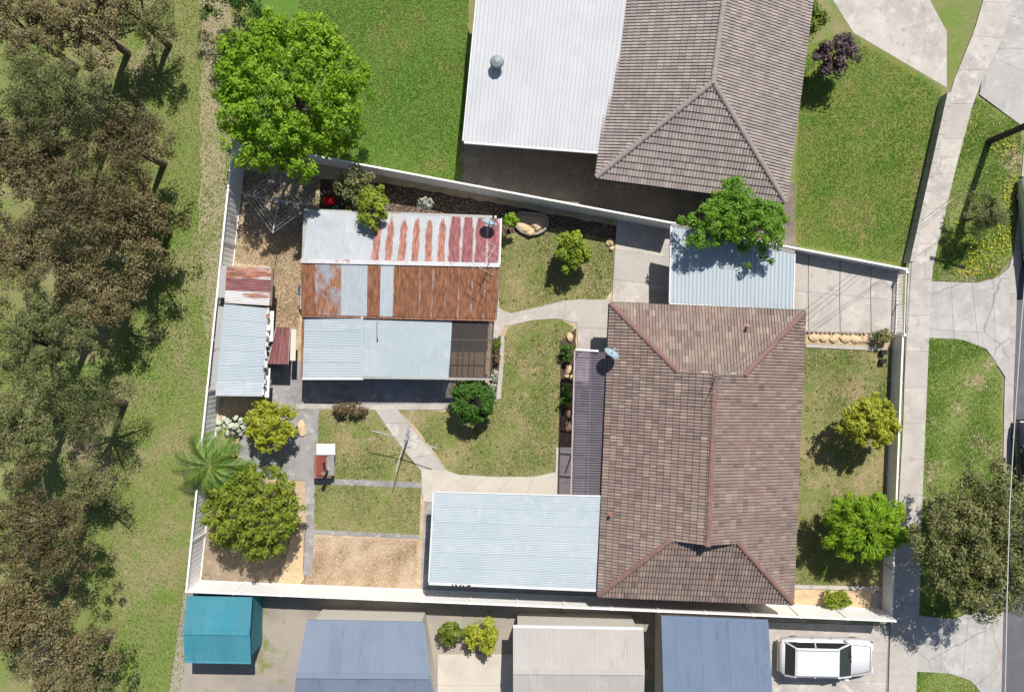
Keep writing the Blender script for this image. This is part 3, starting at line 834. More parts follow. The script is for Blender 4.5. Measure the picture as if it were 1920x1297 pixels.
# verandah roof along the left side of the house
t = thing('verandah_cover', 'purple tinted corrugated plastic verandah roof along the left side of the house', 'verandah', P(1100, 790))
vq = [P(1079, 657, 2.35), P(1136, 660, 2.5), P(1130, 928, 2.5), P(1072, 927, 2.35)]
roof_sheets(t, vq[0], vq[3], vq[2], vq[1], 8, M_poly, pitch=.13, amp=.014)
edge(t, vq[0] + Vector((0, .05, 0)), vq[1] + Vector((-.35, .05, .04)), .10, .10, M_white, 'beam')
edge(t, vq[0] + Vector((-.03, 0, -.06)), vq[3] + Vector((-.03, 0, -.06)), .07, .10, mat('mauve_beam', (0.40, 0.35, 0.35)), 'beam')
edge(t, vq[1] + Vector((.03, -.3, .02)), vq[2] + Vector((.03, 0, .02)), .13, .06, M_galv, 'flashing')
edge(t, vq[0].lerp(vq[1], .52) + Vector((0, 0, -.09)), vq[3].lerp(vq[2], .52) + Vector((0, 0, -.09)), .045, .09, M_white, 'batten')
edge(t, vq[3] + Vector((-.05, -.04, 0)), vq[2] + Vector((0, -.04, .02)), .09, .09, M_white, 'beam')
for k in range(6):
    f = (k + .3) / 6
    edge(t, vq[0].lerp(vq[3], f) + Vector((0, 0, -.12)), vq[1].lerp(vq[2], f) + Vector((-.1, 0, -.12)), .045, .10, M_wood, 'rafter')
posts(t, [P(1083, 660), P(1081, 745), P(1079, 830), P(1077, 915)], 2.28, M_white, .07)

# ------------------------------------------------------------------ big back shed
SH = 2.25
M_zs = mat('whitish_zinc', (0.41, 0.44, 0.465), [((0.35, 0.375, 0.40), .8, .42, .64), ((0.47, 0.475, 0.48), 3, .5, .68), ((0.34, 0.29, 0.27), 4, .6, .74, (1, .2, 1))], rough=.7, spec=.25, rand=((0.38, 0.41, 0.44), .6))
RU = (0.34, 0.155, 0.115); RO = (0.275, 0.122, 0.064); RP = (0.26, 0.095, 0.10)
M_r1 = rusty('zinc_rust_streaked', (0.43, 0.44, 0.455), RU, .46, .62, streak=(.72, 1.0), stretch=(1, .6, 1), scale=3.2, streak_u=(.08, .36))
M_r2 = rusty('zinc_maroon_painted', (0.43, 0.425, 0.43), RP, .34, .58, streak=(.7, 1.25), stretch=(1, .5, 1), scale=2.8, streak_u=(.2, .48))
M_r3 = rusty('sheet_mostly_rust', (0.40, 0.40, 0.43), RO, .35, .45, stretch=(1, .22, 1), scale=4.5, streak=(1.1, 1.7), streak_u=(.22, .52))
M_r4 = rusty('sheet_half_rust', (0.36, 0.40, 0.45), (0.36, 0.165, 0.09), .40, .56, stretch=(1, .5, 1), scale=1.9)
M_r5 = rusty('sheet_full_rust', (0.36, 0.22, 0.16), RO, .22, .42, stretch=(1, .25, 1), scale=3.5)
M_z5 = rusty('zinc_grey_band', (0.47, 0.51, 0.54), (0.34, 0.22, 0.16), .66, .74, stretch=(1, .4, 1), scale=3)

shed = thing('back_shed', 'long back shed with rust streaked gable roof and pale lean-to roof', 'shed', P(750, 550))
RZ = 2.95
q1 = [P(579, 394, SH), P(939, 410, SH), P(936, 497, RZ), P(567, 489, RZ)]
roof_sheets(shed, q1[3], q1[2], q1[1], q1[0], 15, [M_zs, M_zs, M_zs, M_zs, M_zs, M_r1, M_r1, M_r1, M_r1, M_r1, M_r1, M_r2, M_r2, M_r2, M_r2])
q2 = [P(566, 490, RZ), P(936, 498, RZ), P(929, 598, SH + .05), P(567, 590, SH + .05)]
roof_sheets(shed, q2[0], q2[1], q2[2], q2[3], 15, [M_r5, M_r4, M_r4, M_z5, M_z5, M_r5, M_z5, M_r3, M_r5, M_r3, M_r3, M_r5, M_r3, M_r3, M_r3])
edge(shed, q2[0] + Vector((-.05, .02, .03)), q2[1] + Vector((.03, .02, .03)), .20, .025, rusty('ridge_flashing', (0.55, 0.55, 0.56), (0.33, 0.16, 0.10), .56, .66, scale=2), 'ridge_capping')
edge(shed, q2[0] + Vector((-.02, 0, -.05)), q2[3] + Vector((-.02, 0, -.05)), .06, .14, M_r5, 'barge_board')
edge(shed, q2[1] + Vector((.03, 0, -.05)), q2[2] + Vector((.03, 0, -.05)), .05, .12, M_wood, 'barge_board')
edge(shed, q1[1] + Vector((.03, 0, -.05)), q1[2] + Vector((.03, 0, -.05)), .05, .12, M_white, 'barge_board')
edge(shed, q2[3] + Vector((0, -.05, -.08)), q2[2] + Vector((0, -.05, -.08)), .1, .09, M_r5, 'gutter')
# shed walls (gable outline)
wa = [P(590, 405), P(925, 417), P(915, 590), P(583, 583)]
mb = MB(); mb.prism([(p.x, p.y) for p in wa], 0, SH - .12); mb.build('wall', M_wallmetal, shed)
for a, b in ((q1[3], (q1[0], q2[3])), (q1[2], (q1[1], q2[2]))):
    s = 1 if a is q1[3] else -1
    pts = [b[0] + Vector((s * .25, 0, -.2)), b[1] + Vector((s * .25, 0, -.25)), a + Vector((s * .25, 0, -.06))]
    MB().add(pts, [(0, 1, 2)]).build('gable_wall', M_wallmetal, shed)
# lean-to: three bays
LZ0, LZ1 = 2.1, 1.95
b1 = [P(571, 593, LZ0), P(679, 590, LZ0 + .15), P(679, 708, LZ1 + .1), P(567, 708, LZ1)]
roof_sheets(shed, b1[0], b1[3], b1[2], b1[1], 4, M_galv)
edge(shed, b1[0] + Vector((-.06, 0, -.03)), b1[3] + Vector((-.06, 0, -.03)), .09, .1, M_r5, 'barge_board')
edge(shed, b1[1] + Vector((0, 0, .02)), b1[2] + Vector((0, 0, .02)), .11, .04, M_galv, 'flashing')
edge(shed, b1[3] + Vector((0, -.05, -.03)), b1[2] + Vector((.05, -.05, -.03)), .09, .09, M_white, 'gutter')
b2 = [P(681, 598, LZ0 + .06), P(847, 601, LZ0), P(841, 708, LZ1 - .05), P(681, 706, LZ1)]
roof_sheets(shed, b2[0], b2[1], b2[2], b2[3], 6, M_galv)
edge(shed, b2[3] + Vector((0, -.05, -.05)), b2[2] + Vector((2.1, -.07, -.05)), .09, .10, mat('grey_gutter', (0.36, 0.35, 0.34)), 'gutter')
b3 = [P(846, 601, LZ0 - .03), P(926, 602, LZ0 - .03), P(920, 710, LZ1 - .05), P(841, 708, LZ1 - .05)]
roof_sheets(shed, b3[0], b3[1], b3[2], b3[3], 3, M_poly_dark, pitch=.13, amp=.012)
for f in (.02, .33, .65, .98):
    edge(shed, b3[0].lerp(b3[3], f) + Vector((0, 0, -.09)), b3[1].lerp(b3[2], f) + Vector((0, 0, -.09)), .05, .09, mat('pinkish_batten', (0.42, 0.34, 0.30)), 'batten')
for f in (.02, .30, .58, .985):
    edge(shed, b3[0].lerp(b3[1], f) + Vector((0, 0, -.19)), b3[3].lerp(b3[2], f) + Vector((0, 0, -.19)), .06, .10, mat('dark_rafter', (0.09, 0.07, 0.06)), 'rafter')
posts(shed, [P(590, 700), P(690, 700), P(845, 702), P(912, 702), P(916, 606)], 1.85, M_wood)
mb = MB(); mb.prism([tuple(P(x, y)[:2]) for x, y in ((590, 590), (840, 596), (838, 640), (590, 640))], 0, 1.7); mb.build('inner_wall', M_wallmetal, shed)
fp = MB(); p0 = P(709, 600, 2.1); p1 = P(708, 634, 2.35)
fp.tube([p0, p0 + Vector((0, 0, .25)), p1], .035, 6).build('flue_pipe', mat('pink_pipe', (0.40, 0.33, 0.33)), shed)

pb = P(917, 425, 2.32)
dish('satellite_dish', 'blue-grey satellite dish at the corner of the rust streaked shed roof', pb, .7, .36, math.radians(70), math.radians(68), M_dishblue, M_steel)
ap = P(918, 489, 2.95)
antenna('tv_antenna', 'tall antenna mast leaning over the rusty end of the shed roof', ap, 1.5, 1.2, math.radians(60), 5, M_steel)
t = thing('pole_aerial', 'short pale aerial rod sticking up behind the shed roof dish', 'aerial', P(925, 418, 2.3))
MB().tube([P(925, 418, 2.3), P(929, 408, 3.4)], .015, 5).build('rod', M_steel, t)
MB().box(P(929, 407, 3.42), (.10, .10, .16)).build('tip', M_white, t)
t = thing('wall_dish', 'small dark round dish fixed low on the left wall of the back shed', 'satellite dish', P(566, 545, 1.3))
mt = Matrix.Translation(P(566, 545, 1.3)) @ Matrix.Rotation(math.radians(-50), 4, 'Y')
MB().lathe([(.02, 0), (.15, .02), (.27, .09), (.28, .09), (.15, -.01), (.02, -.02)], n=18, mtx=mt).build('reflector', mat('slate_dish', (0.10, 0.13, 0.17), rough=.5), t, True)
MB().beam(P(566, 549, 1.3), P(577, 552, 1.4), .035, .035).build('arm', M_white, t)

# ------------------------------------------------------------------ left sheds
t = thing('rusty_shed', 'small shed with rust and maroon stained roof by the left fence', 'shed', P(470, 535))
M_ls1 = rusty('left_rust_orange', (0.55, 0.52, 0.50), (0.35, 0.15, 0.09), .42, .54, stretch=(.25, 1, 1), scale=2.6)
M_ls2 = rusty('left_maroon', (0.30, 0.15, 0.14), (0.22, 0.085, 0.085), .25, .45, stretch=(.3, 1, 1), scale=2)
M_ls3 = rusty('left_pale_rust', (0.58, 0.58, 0.57), (0.36, 0.16, 0.11), .56, .64, stretch=(.25, 1, 1), scale=2.2)
lq = [P(425, 498, 2.2), P(509, 502, 2.1), P(505, 572, 2.05), P(421, 567, 2.15)]
roof_sheets(t, lq[0], lq[3], lq[2], lq[1], 3, [M_ls1, M_ls2, M_ls3])
mb = MB(); mb.prism([tuple(P(x, y)[:2]) for x, y in ((440, 505), (505, 508), (502, 566), (436, 562))], 0, 2.0); mb.build('wall', M_wallmetal, t)
edge(t, lq[1] + Vector((.06, 0, -.05)), lq[2] + Vector((.06, 0, -.05)), .10, .1, M_wood, 'barge_board')
MB().beam(P(511, 503, 1.2), P(508, 575, 1.2), .12, .05).build('shelf_board', M_rockgrey, t)

t = thing('left_shed', 'pale blue-grey corrugated shed along the left fence', 'shed', P(455, 660))
lq = [P(420, 570, 2.35), P(504, 578, 2.2), P(493, 742, 2.15), P(404, 741, 2.3)]
roof_sheets(t, lq[0], lq[3], lq[2], lq[1], 6, [M_galv, M_galv, M_galv, M_galv, M_galv, M_z5])
mb = MB(); mb.prism([tuple(P(x, y)[:2]) for x, y in ((438, 578), (502, 584), (492, 728), (424, 726))], 0, 2.1); mb.build('wall', M_wallmetal, t)
for k in range(15):
    f = (k + R.uniform(.1, .6)) / 15; p = lq[1].lerp(lq[2], f) + Vector((R.uniform(-.03, .06), 0, .03))
    MB().box(p, (R.uniform(.06, .16), R.uniform(.15, .34), .025), R.uniform(-.1, .1)).build('edge_sheet', R.choice([M_white, M_ls3, M_ls3, M_wood]), t)
MB().beam(P(510, 583, 1.9), P(508, 640, 1.9), .20, .03).build('side_sheet', M_white, t)
MB().beam(P(503, 690, 1.6), P(500, 745, 1.6), .22, .03).build('side_sheet', M_white, t)

t = thing('rusty_lean_to', 'little shelter with maroon and white striped rusty roof between the sheds', 'shelter', P(530, 648))
M_ms = rusty('maroon_strip', (0.50, 0.49, 0.47), (0.21, 0.082, 0.08), .38, .48, stretch=(1, .3, 1), scale=1.6, streak=(1.2, 1.6), streak_u=(.3, .48))
sq = [P(517, 613, 1.75), P(544, 614, 1.75), P(540, 683, 1.7), P(502, 682, 1.7)]
roof_sheets(t, sq[0], sq[1], sq[2], sq[3], 2, M_ms)
MB().beam(P(551, 617, 1.55), P(549, 676, 1.5), .26, .04).build('side_sheet', mat('cream_sheet', (0.60, 0.57, 0.49)), t)
mb = MB(); mb.prism([tuple(P(x, y)[:2]) for x, y in ((524, 622), (549, 622), (545, 676), (512, 676))], 0, 1.5); mb.build('wall', M_wallmetal, t)

# ------------------------------------------------------------------ fences
def fence(name, label, a, b, hgt, step=2.35, gap=None):
    A = P(*a, hgt / 2); B = P(*b, hgt / 2); A.z = B.z = 0
    t = thing(name, label, 'fence', (A + B) / 2)
    d = B - A; L = d.length; n = max(1, round(L / step)); w = L / n; rz = math.atan2(d.y, d.x)
    me = None
    mb = MB(); kk = int(w / .12)
    V = []; F = []
    for i in range(kk + 1):                                  # ribbed steel infill
        x = i * w / kk; y = .006 if i % 2 else -.006
        V += [(x, y, .04), (x, y, hgt - .05)]
    for i in range(kk): F.append((2 * i, 2 * i + 2, 2 * i + 3, 2 * i + 1))
    mb.add(V, F); pme = mb.mesh('panel'); pme.materials.append(M_fence)
    rme = MB().box((w / 2, 0, hgt - .02), (w, .085, .05)).mesh('top_rail'); rme.materials.append(M_fence)
    bme = MB().box((w / 2, 0, .05), (w, .06, .08)).mesh('bottom_rail'); bme.materials.append(M_fence)
    ome = MB().box((0, 0, hgt / 2 + .01), (.10, .10, hgt + .03)).mesh('post'); ome.materials.append(M_fence)
    inv = Matrix.Translation(t.location).inverted()
    for i in range(n + 1):
        p = A.lerp(B, i / n)
        m = inv @ Matrix.Translation(p) @ Matrix.Rotation(rz, 4, 'Z')
        lst = [('post', ome)]
        if i < n and not (gap and gap[0] <= (i + .5) / n <= gap[1]): lst += [('panel', pme), ('top_rail', rme), ('bottom_rail', bme)]
        for nm, mm in lst:
            o = bpy.data.objects.new(nm, mm); COL.objects.link(o); o.parent = t; o.matrix_local = m
    return t


fence('boundary_fence', 'tall off-white steel panel fence on the left boundary beside the park', (449, 272), (363, 1098), 1.8)
fence('boundary_fence', 'tall off-white steel panel fence along the upper boundary behind the back shed', (449, 272), (1258, 424), 1.8)
fence('boundary_fence', 'lower off-white steel panel fence along the upper edge of the front driveway', (1258, 424), (1692, 506), .85)
fence('boundary_fence', 'long off-white steel panel fence along the lower boundary', (363, 1098), (1662, 1152), 1.8)
fence('front_fence', 'low off-white front fence between front lawn and street footpath', (1684, 630), (1663, 1152), 1.0)
# driveway gate of two leaves
g0 = P(1690, 512, .5); g1 = P(1686, 628, .5); g0.z = g1.z = 0
t = thing('driveway_gate', 'low white tubular gate across the front driveway', 'gate', (g0 + g1) / 2)
gm = (g0 + g1) / 2
for a, b in ((g0, gm), (gm, g1)):
    z = Vector((0, 0, 1)); a2 = a.lerp(b, .02); b2 = a.lerp(b, .98)
    MB().tube([a2 + z * .12, a2 + z * 1.0, b2 + z * 1.0, b2 + z * .12, a2 + z * .12], .025, 6).build('gate_frame', M_fence, t)
    for k in range(1, 9):
        q = a2.lerp(b2, k / 9); MB().tube([q + z * .13, q + z * .99], .012, 5).build('bar', M_fence, t)
for p in (g0, g1): MB().box((p.x, p.y, .55), (.12, .12, 1.1)).build('post', M_fence, t)

# neighbour low front wall
M_nw = mat('grey_rendered_wall', (0.30, 0.285, 0.27), [((0.24, 0.22, 0.20), 3, .45, .7)], bump=(30, .3, .01))
a = P(1774, 178, .4); b = P(1704, 492, .4); a.z = b.z = 0
t = thing('low_front_wall', 'low grey masonry wall between the upper neighbour lawn and the footpath', 'wall', (a + b) / 2)
d = b - a; n = 12
for i in range(n):
    MB().beam(a.lerp(b, i / n + .001) + Vector((0, 0, .36)), a.lerp(b, (i + 1) / n - .001) + Vector((0, 0, .36)), .20, .72).build('wall_block', M_nw, t)
    MB().beam(a.lerp(b, i / n + .001) + Vector((0, 0, .75)), a.lerp(b, (i + 1) / n - .001) + Vector((0, 0, .75)), .25, .05).build('coping', M_conc, t)

# ------------------------------------------------------------------ clothes hoists
def hoist(name, label, base, hh, arm, rz, m, wires, droop=.12, tilt=0.0):
    t = thing(name, label, 'clothes line', base)
    top = base + Vector((0, 0, hh))
    MB().tube([base, base + Vector((0, 0, hh * .6)), top], [.035, .035, .025], 8).build('mast', m, t)
    MB().lathe([(.06, -.12), (.07, -.1), (.07, .05), (.04, .1)], top, 8).build('head', m, t)
    MB().tube([base + Vector((.04, 0, 1.0)), base + Vector((.22, .05, 1.0)), base + Vector((.22, .05, 1.12))], .012, 5).build('crank_handle', m, t)
    ends = []
    for k in range(4):
        a = rz + k * math.pi / 2
        d = Vector((math.cos(a), math.sin(a), 0)); e = top + d * arm + Vector((0, 0, .16))
        ends.append(e)
        ar = MB().tube([top, e], .022, 6).build('arm', m, t)
        MB().tube([top - Vector((0, 0, .45)), top + d * arm * .42 + Vector((0, 0, .06))], .014, 5).build('brace', m, t)
    if wires:
        for w in range(wires):
            f = 1 - w * .14
            for k in range(4):
                a = top.lerp(ends[k], f); b = top.lerp(ends[(k + 1) % 4], f)
                MB().tube([a, (a + b) / 2 - Vector((0, 0, .04)), b], .0085, 4).build('line_wire', m, t)
    return t


hb = P(759, 823, 1.95); hb.z = .03
hoist('clothes_hoist', 'bare silver rotary clothes hoist standing over the diagonal path', hb, 1.85, 1.62, math.radians(-15), M_steel, 0)
hb = P(521, 375, 1.9); hb.z = .01
hoist('clothes_hoist', 'old rotary clothes hoist with wires in the shade behind the back shed', hb, 1.8, 1.62, math.radians(-8), M_steel, 4)

# ------------------------------------------------------------------ barbecue
bb = P(610, 865)
t = thing('brick_barbecue', 'brick barbecue with white slab and red plate on the lawn edge', 'barbecue', bb)
bx0, by0 = P(594, 852, .8).xy; bx1, by1 = P(612, 893, .8).xy
M_bbred = mat('red_brown_plate', (0.24, 0.055, 0.045), [((0.17, 0.04, 0.035), 8, .45, .7)], rough=.7)
mb = MB().box(((P(611, 0).x), P(0, 872).y, .36), (.86, 1.05, .72)); mb.build('brick_base', M_brick, t)
c = P(611, 842, .82); MB().box(c, (.92, .54, .06)).build('stone_top', mat('white_slab', (0.80, 0.79, 0.77), [((0.70, 0.68, 0.66), 4, .5, .7)]), t)
MB().box((c.x, c.y, .74), (.80, .46, .12)).build('brick_course', M_brick, t)
c = P(602, 872, .78); MB().box(c, (.46, 1.05, .05)).build('hot_plate', M_bbred, t)
c = P(620, 872, .75); MB().box(c, (.36, 1.02, .05)).build('side_slab', M_conc_grey, t)
c = P(613, 883, .8); MB().tube([c, c + Vector((0, 0, .75))], .085, 10).build('chimney', mat('sooty_chimney', (0.10, 0.05, 0.045)), t)
MB().lathe([(.085, .75), (.11, .76), (.11, .80), (.085, .81)], c, 10).build('chimney_rim', M_brick, t)
MB().box(c + Vector((-.12, .28, .06)), (.10, .34, .06), .2).build('scraper', M_black, t)


# ------------------------------------------------------------------ foliage
def crown_arrays(c, rad, ncl, lpc, rc, size, rng=N, zmin=-.25, up=.7, flat=1.0, lump=.16, core=.5, asp=.55, radial=0.0, extra=()):
    d = rng.normal(size=(ncl * 3, 3)); d = unit(d); d = d[d[:, 2] > zmin][:ncl]; ncl = len(d)
    ph = rng.uniform(0, 6.28, 6)
    an = np.arctan2(d[:, 1], d[:, 0])
    lm = 1 + lump * (np.sin(3 * an + ph[0]) * .6 + np.sin(5 * an + ph[1]) * .5 + np.sin(8 * an + ph[2]) * .35)
    r = rng.uniform(core ** 2, 1, ncl) ** .5 * lm
    cc = np.array(c) + d * np.array(rad) * r[:, None]
    rcs = rc * rng.uniform(.6, 1.25, ncl)
    if extra:
        ex = np.array([tuple(P(*e[:3]) + Vector((R.uniform(-.15, .15), R.uniform(-.15, .15), 0))) for e in extra]); er = np.array([e[3] for e in extra])
        cc = np.concatenate([cc, ex]); rcs = np.concatenate([rcs, er]); ncl = len(cc)
    ctint = np.clip(rng.normal(.5, .2, ncl), 0, 1)
    n = ncl * lpc
    ci = np.repeat(np.arange(ncl), lpc)
    d2 = unit(rng.normal(size=(n, 3)))
    pos = cc[ci] + d2 * np.array([1, 1, flat]) * (rcs[ci] * rng.uniform(.35, 1.0, n))[:, None]
    nn = unit(d2 + np.array([0, 0, up]) + rng.normal(size=(n, 3)) * .55)
    s = size * rng.uniform(.65, 1.25, n)
    tint = np.clip(ctint[ci] * .6 + rng.uniform(0, 1, n) * .4, 0, 1)
    ok = pos[:, 2] > .05
    al = None
    if radial:
        al = unit((pos - np.array(c)) * np.array([1, 1, .2])) * radial + rng.normal(size=pos.shape) * .35; al = al[ok]
    return leaf_quads(pos[ok], nn[ok], s[ok], asp, rng, al), tint[ok], cc


def tree(name, label, cat, px, py, hmid, r, rz, ground=None, m=L_mid, ncl=60, lpc=90, rc=.5, size=.09, group=None, trunk=.12, bark=M_bark, zmin=-.25, core=.5, lump=.16, flat=1.0, up=.7, ry=None, asp=.55, limbs=7, tb=0.0, radial=0.0, extra=()):
    """px,py: where the crown's middle shows at height hmid"""
    c = P(px, py, hmid)
    base = Vector((c.x, c.y, 0))
    t = thing(name, label, cat, base, group)
    q, tint, cc = crown_arrays(c, (r, ry or r, rz), ncl, lpc, rc, size, zmin=zmin, core=core, lump=lump, flat=flat, up=up, asp=asp, radial=radial, extra=extra)
    newobj('crown', quads_mesh('crown', q, np.clip(tint + tb, 0, 1)), m, t)
    if trunk:
        mb = MB()
        fork = Vector((c.x, c.y, max(.15, hmid - rz * .75)))
        mb.tube([base, base.lerp(fork, .5) + Vector((R.uniform(-.06, .06), R.uniform(-.06, .06), 0)), fork], [trunk * 1.3, trunk, trunk * .85], 8)
        idx = N.choice(len(cc), min(limbs, len(cc)), replace=False)
        for i in idx:
            e = Vector(cc[i]); mid = fork.lerp(e, .5) + Vector((0, 0, .12 * rz))
            mb.tube([fork, mid, e], [trunk * .6, trunk * .35, trunk * .12], 5)
        mb.build('trunk', bark, t)
    return t


tree('large_tree', 'large rounded bright green tree behind the upper left fence corner', 'tree', 545, 180, 4.2, 3.5, 2.3, m=L_bright, ncl=520, lpc=70, rc=.34, size=.085, trunk=.22, lump=.07, ry=3.75, core=.55)
tree('leafy_shrub', 'olive leafy shrub under the fence between the big tree and the shed', 'shrub', 668, 352, 2.0, 1.05, .8, m=L_gum, ncl=40, lpc=70, rc=.3, size=.07, trunk=.06)
tree('small_tree', 'small lime green tree leaning over the pale end of the shed roof', 'tree', 700, 388, 3.0, .70, .6, m=L_lime, ncl=34, lpc=85, rc=.26, size=.075, trunk=.07, ry=1.0)
tree('thin_shrub', 'thin dark shrub with pale leaves beside the shed near the upper fence', 'shrub', 799, 382, 1.2, .36, .7, m=L_silver, ncl=20, lpc=22, rc=.18, size=.07, trunk=.03)
tree('citrus_bush', 'glossy lime green citrus bush on the back lawn', 'bush', 1069, 470, 1.3, .86, .85, m=L_lime, ncl=50, lpc=75, rc=.28, size=.085, trunk=.07, lump=.2)
tree('small_bush', 'small bright green bush beside the stone planter', 'bush', 957, 412, 1.1, .32, .4, m=L_bright, ncl=16, lpc=50, rc=.18, size=.065, trunk=.03)
tree('round_bush', 'dense round dark green bush at the corner of the shed path', 'bush', 886, 752, 1.25, 1.0, 1.0, m=L_dark, ncl=110, lpc=90, rc=.24, size=.065, trunk=.08, lump=.05, core=.75)
tree('golden_shrub', 'yellow-green shrub overhanging the left patio', 'shrub', 508, 797, 1.6, 1.2, .75, m=L_yellow, ncl=130, lpc=55, rc=.22, size=.07, trunk=.08, lump=.14)
tree('large_shrub', 'big dense mid green shrub in the lower left corner beside the palm', 'shrub', 478, 958, 2.3, 2.35, 1.6, m=L_midlight, ncl=340, lpc=60, rc=.27, size=.07, trunk=.14, lump=.09, ry=2.2, core=.55)
tree('under_shrub', 'low leafy green shrub between the palm and the golden shrub', 'shrub', 440, 885, 1.0, .95, .7, m=L_emerald, ncl=40, lpc=70, rc=.28, size=.075, trunk=.05)
tree('overhanging_tree', 'emerald green tree hanging over the front carport roof', 'tree', 1377, 412, 3.7, 2.55, .9, m=L_emerald, ncl=260, lpc=60, rc=.26, size=.08, trunk=.14, lump=.24, ry=1.4, core=.3, asp=.4, extra=[(x + R.uniform(-6, 6), y + R.uniform(-5, 5), 3.2, .2) for x, y in ((1330, 440), (1318, 452), (1306, 462), (1345, 448), (1395, 462), (1402, 474), (1405, 488), (1392, 470), (1418, 466), (1430, 472), (1440, 484), (1446, 496), (1380, 455), (1365, 450))])
tree('front_tree', 'yellow-green glossy tree in the middle of the front lawn at the fence', 'tree', 1632, 790, 2.2, 1.45, .9, m=L_yellow, ncl=150, lpc=55, rc=.24, size=.075, trunk=.08, lump=.16, ry=1.3, core=.35)
tree('feathery_tree', 'vivid green feathery tree at the lower end of the front lawn', 'tree', 1620, 988, 2.3, 2.05, .9, m=L_bright, ncl=240, lpc=75, rc=.27, size=.13, trunk=.10, lump=.15, ry=1.65, asp=.18, core=.3, radial=1.0, tb=.12)
tree('street_tree', 'large grey-green street tree over the middle nature strip', 'tree', 1836, 1010, 4.0, 2.95, 1.9, m=L_grey, ncl=420, lpc=75, rc=.4, size=.085, trunk=.22, lump=.15, ry=3.6, core=.3, asp=.4)
tree('street_shrub', 'grey-green wispy shrub on the flowering nature strip', 'shrub', 1848, 402, 1.8, .95, .85, m=L_grey, ncl=55, lpc=80, rc=.3, size=.06, trunk=.07, lump=.2, asp=.35)
tree('corner_bush', 'small lime bush in the sandy corner bed of the front yard', 'bush', 1568, 1122, .45, .72, .4, m=L_lime, ncl=34, lpc=60, rc=.2, size=.06, trunk=.03, ry=.42)
tree('dry_shrub', 'brown half-dry shrub at the top of the clothes line lawn', 'shrub', 656, 768, .45, .85, .35, m=L_brown, ncl=34, lpc=45, rc=.2, size=.05, trunk=.03, ry=.32)
tree('bed_shrub', 'small green shrub in the rocky bed beside the verandah', 'shrub', 1064, 662, .6, .30, .45, m=L_dark, ncl=18, lpc=45, rc=.18, size=.055, trunk=.03, ry=.42)
tree('bed_shrub', 'dark green plant in the shaded bed left of the verandah', 'shrub', 1063, 742, .55, .25, .45, m=L_dark, ncl=16, lpc=40, rc=.18, size=.055, trunk=.03, ry=.6)
tree('bed_shrub', 'grey-leaved shrub at the driveway end of the front rock bed', 'shrub', 1656, 630, .5, .42, .4, m=L_grey, ncl=22, lpc=45, rc=.18, size=.05, trunk=.03, ry=.34)
for k, (x, y, mm, lb) in enumerate(((931, 645, L_mid, 'green flowering plant at the top of the bed beside the shed'), (930, 670, L_brown, 'reddish low plant in the middle of the bed beside the shed'),
                                   (927, 705, L_silver, 'silver-leaved plant near the lower end of the bed beside the shed'), (925, 730, L_silver, 'pale succulent at the lowest end of the bed beside the shed'))):
    tree('bed_plant', lb, 'plant', x, y, .3, .17, .22, m=mm, ncl=12, lpc=26, rc=.13, size=.05, trunk=.015, ry=.32, limbs=3, group='plants in the bed beside the shed')
tree('garden_shrub', 'rounded green garden shrub beside the upper neighbour driveway', 'shrub', 1505, 42, 1.5, .95, .9, m=L_mid, ncl=45, lpc=70, rc=.32, size=.085, trunk=.06)
tree('plum_shrub', 'purple-leaved shrub beside the upper neighbour lawn', 'shrub', 1568, 100, 1.6, .95, .9, m=L_plum, ncl=45, lpc=70, rc=.32, size=.085, trunk=.06)
tree('golden_bush', 'golden bush between the blue and cream roofs below the lower fence', 'bush', 905, 1195, 1.0, .75, .6, m=L_yellow, ncl=34, lpc=60, rc=.28, size=.08, trunk=.05)
tree('golden_bush', 'smaller olive bush left of the golden bush below the lower fence', 'bush', 845, 1185, .9, .55, .5, m=L_mid, ncl=26, lpc=60, rc=.25, size=.08, trunk=.05)

GUMS = [(40, 60, 9, 2.6, 'in the top left corner of the park', L_olive), (160, 40, 8, 2.0, 'at the top edge of the park, second from the corner', L_olive),
        (110, 175, 10, 2.4, 'below the top left corner of the park', L_gum), (30, 290, 9, 2.5, 'at the left edge of the park, upper part', L_olive),
        (235, 270, 8, 2.0, 'in the park level with the big bright tree', L_olive), (140, 380, 9, 2.6, 'in the middle of the upper park group', L_olive),
        (255, 415, 7, 1.9, 'in the park left of the dry grass track', L_olive), (40, 480, 9, 2.2, 'at the left edge of the park, level with the rusty shed', L_olive),
        (185, 545, 7, 1.9, 'in the park level with the pale left shed', L_olive), (75, 650, 8, 2.2, 'dark one at the left edge of the park, level with the left shed', L_gum),
        (165, 765, 7, 1.7, 'in the park level with the golden shrub', L_gum), (25, 800, 9, 2.0, 'at the left edge of the park, level with the palm', L_gum),
        (75, 985, 9, 2.6, 'at the left edge of the park, level with the big lower shrub', L_olive), (165, 915, 5, 1.2, 'small one at the edge of the grass strip near the palm', L_gum),
        (30, 1150, 8, 2.0, 'at the left edge of the park, lower part', L_olive), (125, 1245, 8, 2.1, 'in the bottom left corner of the park', L_olive),
        (265, 40, 6, 1.5, 'at the top edge of the park nearest the grass strip', L_gum), (445, -30, 7, 2.0, 'dark one behind the big bright tree at the top edge', L_dark)]
for x, y, hm, r, where, mm in GUMS:
    tree('gum_tree', ('gum tree ' if mm is not L_dark else 'evergreen tree ') + where, 'tree', x, y, hm * .5, r * 1.08, r * .6, m=mm, ncl=int(R.uniform(38, 56) * r), lpc=95, rc=R.uniform(.34, .52), size=R.uniform(.06, .085), trunk=.15, lump=.3, core=.2, group='trees of the park', asp=R.uniform(.28, .45), zmin=-.4, tb=R.uniform(-.35, .05), ry=r * R.uniform(.8, 1.2), limbs=14)

